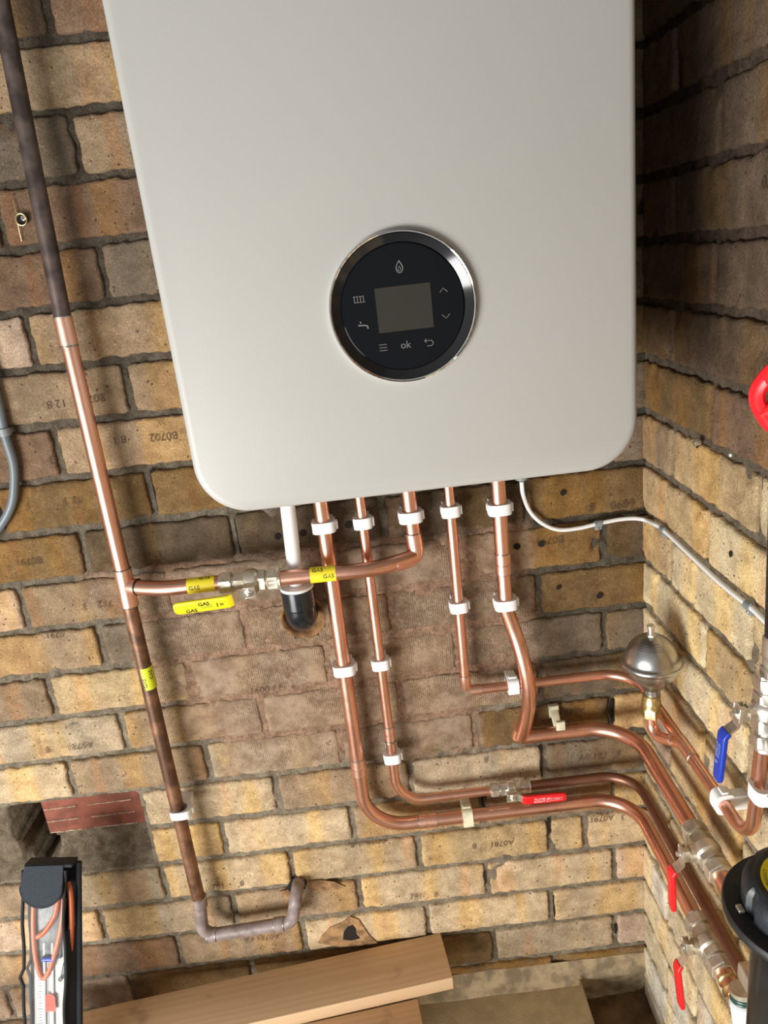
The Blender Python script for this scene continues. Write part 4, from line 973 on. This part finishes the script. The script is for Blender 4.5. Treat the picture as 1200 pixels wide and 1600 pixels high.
# ---- condensate waste
wp = at(461, 905, y=-.046); wt = thing('condensate_waste_pipe', 'white plastic waste pipe dropping into a black elbow that enters the wall', 'waste pipe', (wp.x, -.046, -.80))
wz = at(463, 915, y=-.044).z; wx = at(463.5, 915, y=-.044).x; wtx = at(453.5, 790, y=-.044).x
bm = bmesh.new(); sweep(bm, [(wtx, -.044, TOPZ), (wx, -.044, wz), (wx, -.044, wz - .02)], .0107, 28); adopt(wt, obj('white_tube', bm, M['waste']))
bm = bmesh.new(); lathe(bm, (wx, -.044, wz + .001), (0, 0, -1), [(0, .0112), (0, .0235), (.001, .0245), (.004, .0245), (.0045, .0225), (.012, .0225)], 40); adopt(wt, obj('reducer', bm, M['waste']))
bm = bmesh.new(); zb0 = wz - .0045
lathe(bm, (wx, -.044, zb0), (0, 0, -1), [(0, .0222), (0, .0243), (.027, .0243), (.0275, .0225), (.030, .0222)], 40)
sweep(bm, fillet([(wx, -.044, zb0 - .020), (wx, -.044, zb0 - .050), (CORE[0] + .003, .07, zb0 - .056)], [.028], 12), .0222, 36); adopt(wt, obj('black_elbow', bm, M['blackp']))
bm = bmesh.new(); NN = 60; A_ = []
for i in range(NN):
    a = 2 * PI * i / NN; r0 = .0225; r1 = CORE[2] + .0045 + .003 * f3(math.cos(a), math.sin(a), 2.2, 3)
    A_.append([bm.verts.new((CORE[0] + r * math.cos(a), yy, CORE[1] + r * math.sin(a))) for r, yy in ((r0, .012), ((r0 + r1) / 2, .003 + .003 * f3(math.cos(a), math.sin(a), 5, 1)), (r1 - .002, -.0055), (r1 + .001, -.001))])
for i in range(NN):
    p, q = A_[i], A_[(i + 1) % NN]
    for j in range(3): bm.faces.new((p[j], p[j + 1], q[j + 1], q[j]))
o = obj('pipe_hole_sealant', bm, M['foam'], wall_back, True, None)

# ---- cables
cbl = thing('white_cable', 'thin white cable looping from under the boiler across the corner and down the right wall', 'cable', at(940, 818, y=-.006))
yw, rc_ = -.0085, .0032
cp = [at(815, 752, y=-.03), at(818, 775, y=-.022), at(829, 800, y=yw), at(848, 818, y=yw), at(873, 827.5, y=yw), at(905, 825, y=yw), at(935, 818, y=yw), at(968, 811.5, y=yw), at(993, 810, y=-.010), at(1010, 813, y=-.018)]
cr = [at(1022, 818.5, x=-.010), at(1037, 828, x=-.0085), at(1080, 868, x=-.0085), at(1125, 910, x=-.0085), at(1172, 948, x=-.0085), at(1190, 965, x=-.0085), Vector((-.0085, -.40, -.695)), Vector((-.0085, -.55, -.70))]
pipe_obj('cable', spline(cp + cr, 8), rc_, M['cable'], cbl)
def cclip(c, axis, n, r, label):
    a = Vector(axis).normalized(); n = Vector(n).normalized(); s = a.cross(n).normalized(); s = s if s.z < 0 else -s; c = Vector(c)
    t = thing('cable_clip', label, 'clip', c, 'cable clips'); bm = bmesh.new(); L = []
    for e in (-.0052, .0052):
        o_, i_ = [], []
        for k in range(17): th = PI * k / 16; o_.append(bm.verts.new(c + a * e + s * math.cos(th) * (r + .0024) + n * math.sin(th) * (r + .0024))); i_.append(bm.verts.new(c + a * e + s * math.cos(th) * r + n * math.sin(th) * r))
        L.append((o_, i_))
    for k in range(16):
        bm.faces.new((L[0][0][k], L[0][0][k + 1], L[1][0][k + 1], L[1][0][k])); bm.faces.new((L[0][1][k], L[1][1][k], L[1][1][k + 1], L[0][1][k + 1]))
        for e in (0, 1): bm.faces.new((L[e][0][k], L[e][1][k], L[e][1][k + 1], L[e][0][k + 1]))
    box(bm, c + s * (r + .0035) - n * (r * .35), (a, s, n), (.0104, .0065, max(r * 1.2, .005)), .0008); box(bm, c - s * (r + .0008) - n * (r * .5), (a, s, n), (.007, .0018, r * 1.0), .0003)
    adopt(t, obj('saddle', bm, M['gclip'])); bm = bmesh.new(); lathe(bm, c + s * (r + .0038), n, [(0, .0018), (r * .6, .0018), (r * .6 + .0008, .0010)], 14); adopt(t, obj('nail', bm, M['steel'])); return t
cclip(at(934, 818.3, y=yw), at(945, 816, y=yw) - at(925, 820, y=yw), FW, rc_, 'grey cable clip on the white cable, on the back wall')
cclip(at(1037, 828, x=-.0085), at(1050, 840, x=-.0085) - at(1030, 822, x=-.0085), LF, rc_, 'grey cable clip on the white cable, just round the corner')
cclip(at(1171, 947, x=-.0085), at(1180, 955, x=-.0085) - at(1160, 938, x=-.0085), LF, rc_, 'grey cable clip on the white cable, lowest near the black hose')
gcb = thing('grey_cable', 'grey cable curving out of the left edge of the wall', 'cable', at(10, 700, y=-.012))
gp = [at(-45, 480, y=-.012), at(-22, 560, y=-.012), at(-4, 625, y=-.012), at(8, 680, y=-.012), at(20, 720, y=-.012), at(22.5, 750, y=-.012), at(19, 785, y=-.012), at(5, 815, y=-.012), at(-20, 845, y=-.012), at(-60, 870, y=-.012)]
pipe_obj('cable', spline(gp, 8), .0062, M['gcable'], gcb)
cclip(at(7, 675, y=-.012), gp[4] - gp[3], FW, .0062, 'grey cable clip on the grey cable at the left edge')

# ---- small fixings
t = thing('wall_screw', 'cross head screw in a small brass ring beside the dark upper gas pipe', 'screw', at(34, 343, y=-.004))
p = at(33, 343, y=-.010); bm = bmesh.new(); torus_bm(bm, p, FW, .0070, .0009, 40, 8); adopt(t, obj('brass_ring', bm, M['brass']))
bm = bmesh.new(); lathe(bm, p + Vector((0, .002, 0)), (0, 1, 0), [(0, .0062), (.008, .0062)], 24); adopt(t, obj('plug_hole', bm, M['hole']))
p = at(36.5, 341, y=-.009); bm = bmesh.new(); lathe(bm, p + Vector((0, .004, 0)), FW, [(0, .002), (.003, .0036), (.0042, .0036), (.0052, .0028), (.0056, .001)], 20); adopt(t, obj('screw_head', bm, M['chrome']))
bm = bmesh.new(); box(bm, p + Vector((0, -.0018, 0)), XYZ, (.0035, .0004, .0007)); box(bm, p + Vector((0, -.0018, 0)), XYZ, (.0007, .0004, .0035)); adopt(t, obj('cross_slot', bm, M['ink'], None, False))
bm = bmesh.new(); sweep(bm, spline([at(21, 312, y=-.005), at(22, 320, y=-.006), at(26, 335, y=-.007)], 4), .0007, 6); sweep(bm, spline([at(28, 351, y=-.007), at(31, 365, y=-.006), at(34, 377, y=-.005)], 4), .0007, 6); adopt(t, obj('wire', bm, M['brass']))
p = at(1089, 691, x=-.006); t = thing('wall_plug', 'small bent metal plug sticking out of a mortar joint on the right wall', 'plug', p)
bm = bmesh.new(); lathe(bm, p + Vector((.004, 0, 0)), (-1, 0, -.2), [(0, .0035), (.006, .0035), (.008, .0028)], 14); adopt(t, obj('plug_body', bm, M['nickel']))
bm = bmesh.new(); box(bm, p + Vector((-.003, .001, .004)), XYZ, (.008, .007, .0014), .0004); adopt(t, obj('bent_tab', bm, M['nickel']))
p = at(1143, 711, x=-.004); bm = bmesh.new(); lathe(bm, p, LF, [(0, .0016), (.001, .0021), (.0022, .0016), (.0027, 0)], 16); o = obj('pin_head', bm, M['cable']); tag(o, 'tiny white pin head in a mortar joint of the right wall', 'pin')

# ---- black system filter, bottom right
FC = Vector((-.102, -.621, -.809)); K = .85
kp = lambda pr: [(a * K, b * K) for a, b in pr]
ft = thing('system_filter', 'black cylindrical system filter with flanged lid and yellow label at bottom right', 'filter', (FC.x, FC.y, -1.05))
bm = bmesh.new(); lathe(bm, FC + Vector((0, 0, -.005)), (0, 0, 1), kp([(0, .064), (.001, .0685), (.004, .0705), (.009, .0705), (.0115, .0690), (.012, .066), (.011, .050)]), 96); adopt(ft, obj('flange', bm, speckled('matt_black_plastic', (0.014, 0.015, 0.016), .5, 0, .4, 120)))
bm = bmesh.new(); seg = 96; prof2 = kp([(.004, .0545), (.024, .0540), (.030, .0520), (.034, .0480), (.0355, .045), (.0340, .043), (.0340, 0.001)]); rings = []
for h, r in prof2:
    rg = []
    for k in range(seg):
        a = 2 * PI * k / seg; rr = r
        if h < .0335 * K and r > .047 * K and (k % 16) < 3: rr = r - .0035
        rg.append(bm.verts.new(FC + Vector((rr * math.cos(a), rr * math.sin(a), h))))
    rings.append(rg)
for A_, B_ in zip(rings, rings[1:]):
    for k in range(seg): bm.faces.new((A_[k], A_[(k + 1) % seg], B_[(k + 1) % seg], B_[k]))
bm.faces.new(rings[-1]); adopt(ft, obj('lid', bm, speckled('slate_black_plastic', (0.022, 0.027, 0.032), .42, 0, .3, 120)))
bm = bmesh.new(); lathe(bm, FC + Vector((0, 0, .0341 * K)), (0, 0, 1), kp([(0, .0385), (.0006, .0385), (.0007, .0)]), 64); adopt(ft, obj('round_label', bm, M['yellow']))
bm = bmesh.new(); rad = .0345 * K; V, F = text_geo('MAGNETIC PRODUCT', .0036); vs = []
for v in V:
    a = PI * 1.0 - v.x / rad; r_ = rad + v.y; vs.append(bm.verts.new(FC + Vector((r_ * math.cos(a), r_ * math.sin(a), .0352 * K))))
for f in F:
    try: bm.faces.new([vs[i] for i in f])
    except ValueError: pass
torus_bm(bm, FC + Vector((0, 0, .0348 * K)), (0, 0, 1), .0300 * K, .0004, 60, 6)
adopt(ft, obj('label_print', bm, M['ink'], None, False))
bm = bmesh.new(); lathe(bm, FC, (0, 0, -1), [(.003, .0385), (.02, .0385), (.021, .0375), (.23, .0365), (.238, .033), (.242, .02)], 64)
adopt(ft, obj('canister', bm, M['blackp']))
bm = bmesh.new(); box(bm, FC + Vector((-.0490, .005, .006)), XYZ, (.005, .007, .0035), .0008); adopt(ft, obj('lid_tab', bm, M['nickel_dull']))
# tail fittings under the filter
tf = thing('filter_tail', 'brass compression tail with green sealing rings below the black filter', 'fitting', (-.035, -.45, ZA))
bm = bmesh.new(); ty = at(1137, 1522, x=WX - .003).y; lathe(bm, (WX - .003, ty, ZA), (0, -1, 0), [(0, .0112), (.001, .0125), (.003, .0128), (.005, .0110), (.012, .0100), (.014, .0135), (.016, .0135), (.018, .0095), (.045, .0095)], 32); adopt(tf, obj('tail', bm, M['brass']))
bm = bmesh.new(); cz = at(1161, 1556, x=-.045); lathe(bm, cz + Vector((-.002, 0, .012)), (.1, -.15, -1), [(0, .0135), (.006, .0135)], 28); adopt(tf, obj('sleeve', bm, M['nickel_dull']))
bm = bmesh.new()
for k in range(3): torus_bm(bm, cz + Vector((0, 0, .006 - k * .0042)), (.1, -.15, -1), .0128, .0018, 36, 8)
adopt(tf, obj('sealing_rings', bm, mat('green_rubber', (.03, .09, .07), .35)))
bm = bmesh.new(); lathe(bm, cz + Vector((0, 0, -.006)), (.1, -.15, -1), [(0, .0125), (.002, .015), (.05, .0155), (.052, .013)], 28); adopt(tf, obj('white_socket', bm, M['waste']))
bm = bmesh.new(); box(bm, at(1172, 1530, x=-.045), XYZ, (.016, .030, .022), .003); adopt(tf, obj('bracket', bm, M['nickel_dull']))
bm = bmesh.new(); lathe(bm, (WX, -.440, ZB), (0, -1, 0), [(0, .0078), (.001, .0105), (.03, .0105)], 28); o = obj('white_pipe_sleeve', bm, M['waste']); tag(o, 'white plastic sleeve on the end of the brown thin pipe beside the filter', 'sleeve')

# ---- tool pouch leaning in the lower left corner
TL, TR, BL, BR = at(47, 1342, y=-.085), at(124, 1336, y=-.085), at(50, 1600, y=-.165), at(126, 1600, y=-.165)
du = (TR - TL).normalized(); dv = (BL - TL).normalized(); dn = du.cross(dv).normalized(); dn = dn if dn.y < 0 else -dn
PW = (TR - TL).length * 1.0; dv = ((BL + BR) / 2 - (TL + TR) / 2).normalized(); du = (du - dv * du.dot(dv)).normalized()
dn = du.cross(dv).normalized(); dn = dn if dn.y < 0 else -dn
PL = (-1.60 - TL.z) / dv.z - .004
pt = thing('manometer_pouch', 'black and clear tool pouch with orange tubes leaning on the wall at lower left', 'pouch', TL + du * PW / 2 + dv * PL)
def LP(u, v, n=0.0): return TL + du * u + dv * v + dn * n
TH = .026; FWd = PW * .82
bm = bmesh.new(); n_ = 36
Lp, Rp = [], []
for i in range(n_ + 1):
    v = .006 + (PL - .006) * i / n_; w0 = .0015 * math.sin(v * 60) + .002 * f3(v, 0, 20, 3); w1 = .002 * math.sin(v * 45 + 1) + .0015 * f3(v, 3, 24, 6)
    if abs(v - .17) < .012: w0 -= .006 * (1 - abs(v - .17) / .012)
    Lp.append((w0, v)); Rp.append((FWd + w1, v))
sweep(bm, [LP(a, b, TH) for a, b in Lp], .0026, 10); sweep(bm, [LP(a, b, TH) for a, b in Rp], .0026, 10)
sweep(bm, [LP(a + .001, b, 0.004) for a, b in Lp], .0024, 10); adopt(pt, obj('piping', bm, M['fabric'], None, True, 60))
bm = bmesh.new()
for i in range(n_): 
    q = [LP(Rp[i][0], Rp[i][1], TH), LP(Rp[i + 1][0], Rp[i + 1][1], TH), LP(PW, Rp[i + 1][1], .004), LP(PW, Rp[i][1], .004)]
    if Rp[i][1] > .10: vs_ = [bm.verts.new(p) for p in q]; bm.faces.new(vs_)
box(bm, LP(PW / 2, PL / 2 + .002, .001), (du, dv, dn), (PW, PL - .006, .002), .0008)
sweep(bm, [LP(PW, .004, .003), LP(PW, PL * .5, .006), LP(PW, PL, .004)], [.0045, .0050, .0045], 12)
adopt(pt, obj('back_panel', bm, M['fabric'], None, True, 40))
# flap
bm = bmesh.new(); fl_pts = []
Wf = FWd + .004
outl = [(-.004, -.002)] + [(-.004 + .004 * math.sin(k), .03 * 0 + .012 * k) for k in range(1, 4)]
nn_ = 18; half = Wf / 2; cxf = Wf / 2 - .003
loop = [(cxf - half + .006, -.001)]
for k in range(nn_ + 1):
    a = PI - PI * k / nn_; loop.append((cxf + half * math.cos(a), .030 + .032 * math.sin(a)))
loop.append((cxf + half - .001, -.002))
A_ = [bm.verts.new(LP(u, v, TH + .006 - .006 * max(0, 1 - v / .02) ** 2)) for u, v in loop]; B_ = [bm.verts.new(LP(u, v, TH + .0085 - .006 * max(0, 1 - v / .02) ** 2)) for u, v in [(cxf + (u - cxf) * .97, v * .985) for u, v in loop]]
bm.faces.new(A_); bm.faces.new(B_)
for k in range(len(loop)): j = (k + 1) % len(loop); bm.faces.new((A_[k], A_[j], B_[j], B_[k]))
box(bm, LP(PW * .5, .0, TH / 2), (du, dv, dn), (PW * .96, .006, TH), .002)
adopt(pt, obj('flap', bm, M['flap'], None, True, 40)); bm = bmesh.new(); sweep(bm, [LP(u, v, TH + .0078) for u, v in [(cxf + (u - cxf) * .93, v * .94) for u, v in loop[1:-1]]], .0011, 8); adopt(pt, obj('flap_binding', bm, M['fabric']))
# clear front
cp_ = bpy.data.materials.new('clear_vinyl'); cp_.use_nodes = True; g_ = cp_.node_tree; b_ = g_.nodes['Principled BSDF']; b_.inputs['Base Color'].default_value = (1, 1, 1, 1); b_.inputs['Roughness'].default_value = .12
tr_ = g_.nodes.new('ShaderNodeBsdfTransparent'); mx_ = g_.nodes.new('ShaderNodeMixShader'); mx_.inputs[0].default_value = .05; g_.links.new(tr_.outputs[0], mx_.inputs[1]); g_.links.new(b_.outputs[0], mx_.inputs[2]); g_.links.new(mx_.outputs[0], g_.nodes['Material Output'].inputs[0])
bm = bmesh.new(); gr = []
for j in range(61):
    v = .03 + (PL - .03) * j / 60; gr.append([bm.verts.new(LP(FWd * i / 14, v, TH - .001 + .0022 * f3(i * .09, v, 38, 4) + .001 * f3(i * .3, v, 90, 8))) for i in range(15)])
for A_, B_ in zip(gr, gr[1:]):
    for i in range(14): bm.faces.new((A_[i], A_[i + 1], B_[i + 1], B_[i]))
adopt(pt, obj('clear_front', bm, cp_, None, True, None))['label'] = 'crinkled clear plastic front'
# contents
mn = thing('u_tube_manometer', 'pale grey manometer with a red sticker inside the clear pouch', 'gauge', LP(FWd / 2, PL, .01))
bm = bmesh.new(); box(bm, LP(FWd * .52, .120 + (PL - .13) / 2, .008), (du, dv, dn), (FWd * .74, PL - .13, .007), .001); adopt(mn, obj('scale_body', bm, mat('pale_grey_plastic', (.50, .49, .45), .4)))
bm = bmesh.new()
for uu in (.42, .62): sweep(bm, [LP(FWd * uu, .125, .0135), LP(FWd * uu, PL - .02, .0135)], .0022, 10)
adopt(mn, obj('glass_tube', bm, mat('pale_clear_tube', (.62, .62, .58), .15)))
bm = bmesh.new()
for k in range(60):
    v = .14 + .0045 * k
    if v < PL - .02: box(bm, LP(FWd * .30, v, .0118), (du, dv, dn), (.005 if k % 5 else .008, .0004, .0004))
box(bm, LP(FWd * .5, .13 + (PL - .15) / 2, .0118), (du, dv, dn), (.0005, PL - .16, .0004)); adopt(mn, obj('scale_marks', bm, M['ink'], None, False))
c_ = at(73, 1575, y=-.18); dl = (c_ - TL); cu, cv = dl.dot(du), dl.dot(dv)
bm = bmesh.new(); prism(bm, [LP(cu - .0075, cv - .012, .0170), LP(cu + .002, cv - .013, .0170), LP(cu + .0075, cv - .008, .0170), LP(cu + .0085, cv + .014, .0170), LP(cu - .0075, cv + .014, .0170)], dn * .0004); adopt(mn, obj('red_sticker', bm, mat('fluorescent_red_paper', (.95, .05, .02), .6), None, False))
bm = bmesh.new(); text_flat(bm, '1 7..', .006, LP(cu, cv + .003, .0178), dv, -du); adopt(mn, obj('sticker_writing', bm, M['ink'], None, False))
bm = bmesh.new(); q = LP(FWd * .82, cv - .035, .0150); lathe(bm, q, dn, [(0, .0035), (.002, .0035)], 14); sweep(bm, [q, LP(FWd * .9, cv - .06, .015)], .0008, 6); adopt(mn, obj('pin', bm, M['ink']))
hs_ = thing('orange_tube', 'looped orange rubber tube inside the clear pouch', 'tube', LP(FWd / 2, .15, .016))
lo = [LP(FWd * .20, .045, .016), LP(FWd * .19, .10, .018), LP(FWd * .24, .145, .018), LP(FWd * .36, .176, .016), LP(FWd * .50, .174, .016), LP(FWd * .68, .145, .018), LP(FWd * .86, .10, .018), LP(FWd * .92, .055, .015)]
pipe_obj('tube', spline(lo, 8), .0040, M['orange_hose'], hs_)
pipe_obj('tube', spline([LP(FWd * .30, .112, .021), LP(FWd * .50, .102, .022), LP(FWd * .72, .080, .021), LP(FWd * .80, .055, .018)], 8), .0040, M['orange_hose'], hs_)
pipe_obj('tube', spline([LP(PW * .83, .03, .014), LP(PW * .90, .05, .016), LP(PW * .90, .10, .014), LP(PW * .86, .15, .013)], 8), .0040, M['orange_hose'], hs_)
bm = bmesh.new(); box(bm, LP(FWd * .5, .10, .010), (du, dv, dn), (FWd * .7, .10, .010), .002); o = obj('fittings_bag', bm, speckled('dark_grey_fittings', (.07, .075, .075), .4, 0, .6, 90)); tag(o, 'dark grey bundle of fittings behind the orange tube in the pouch', 'fittings')
bm = bmesh.new(); lathe(bm, LP(FWd * .55, .148, .018), du, [(-.009, .004), (.009, .004)], 16); o = obj('blue_cap', bm, M['blue']); tag(o, 'small blue cap among the orange tubes in the pouch', 'cap')
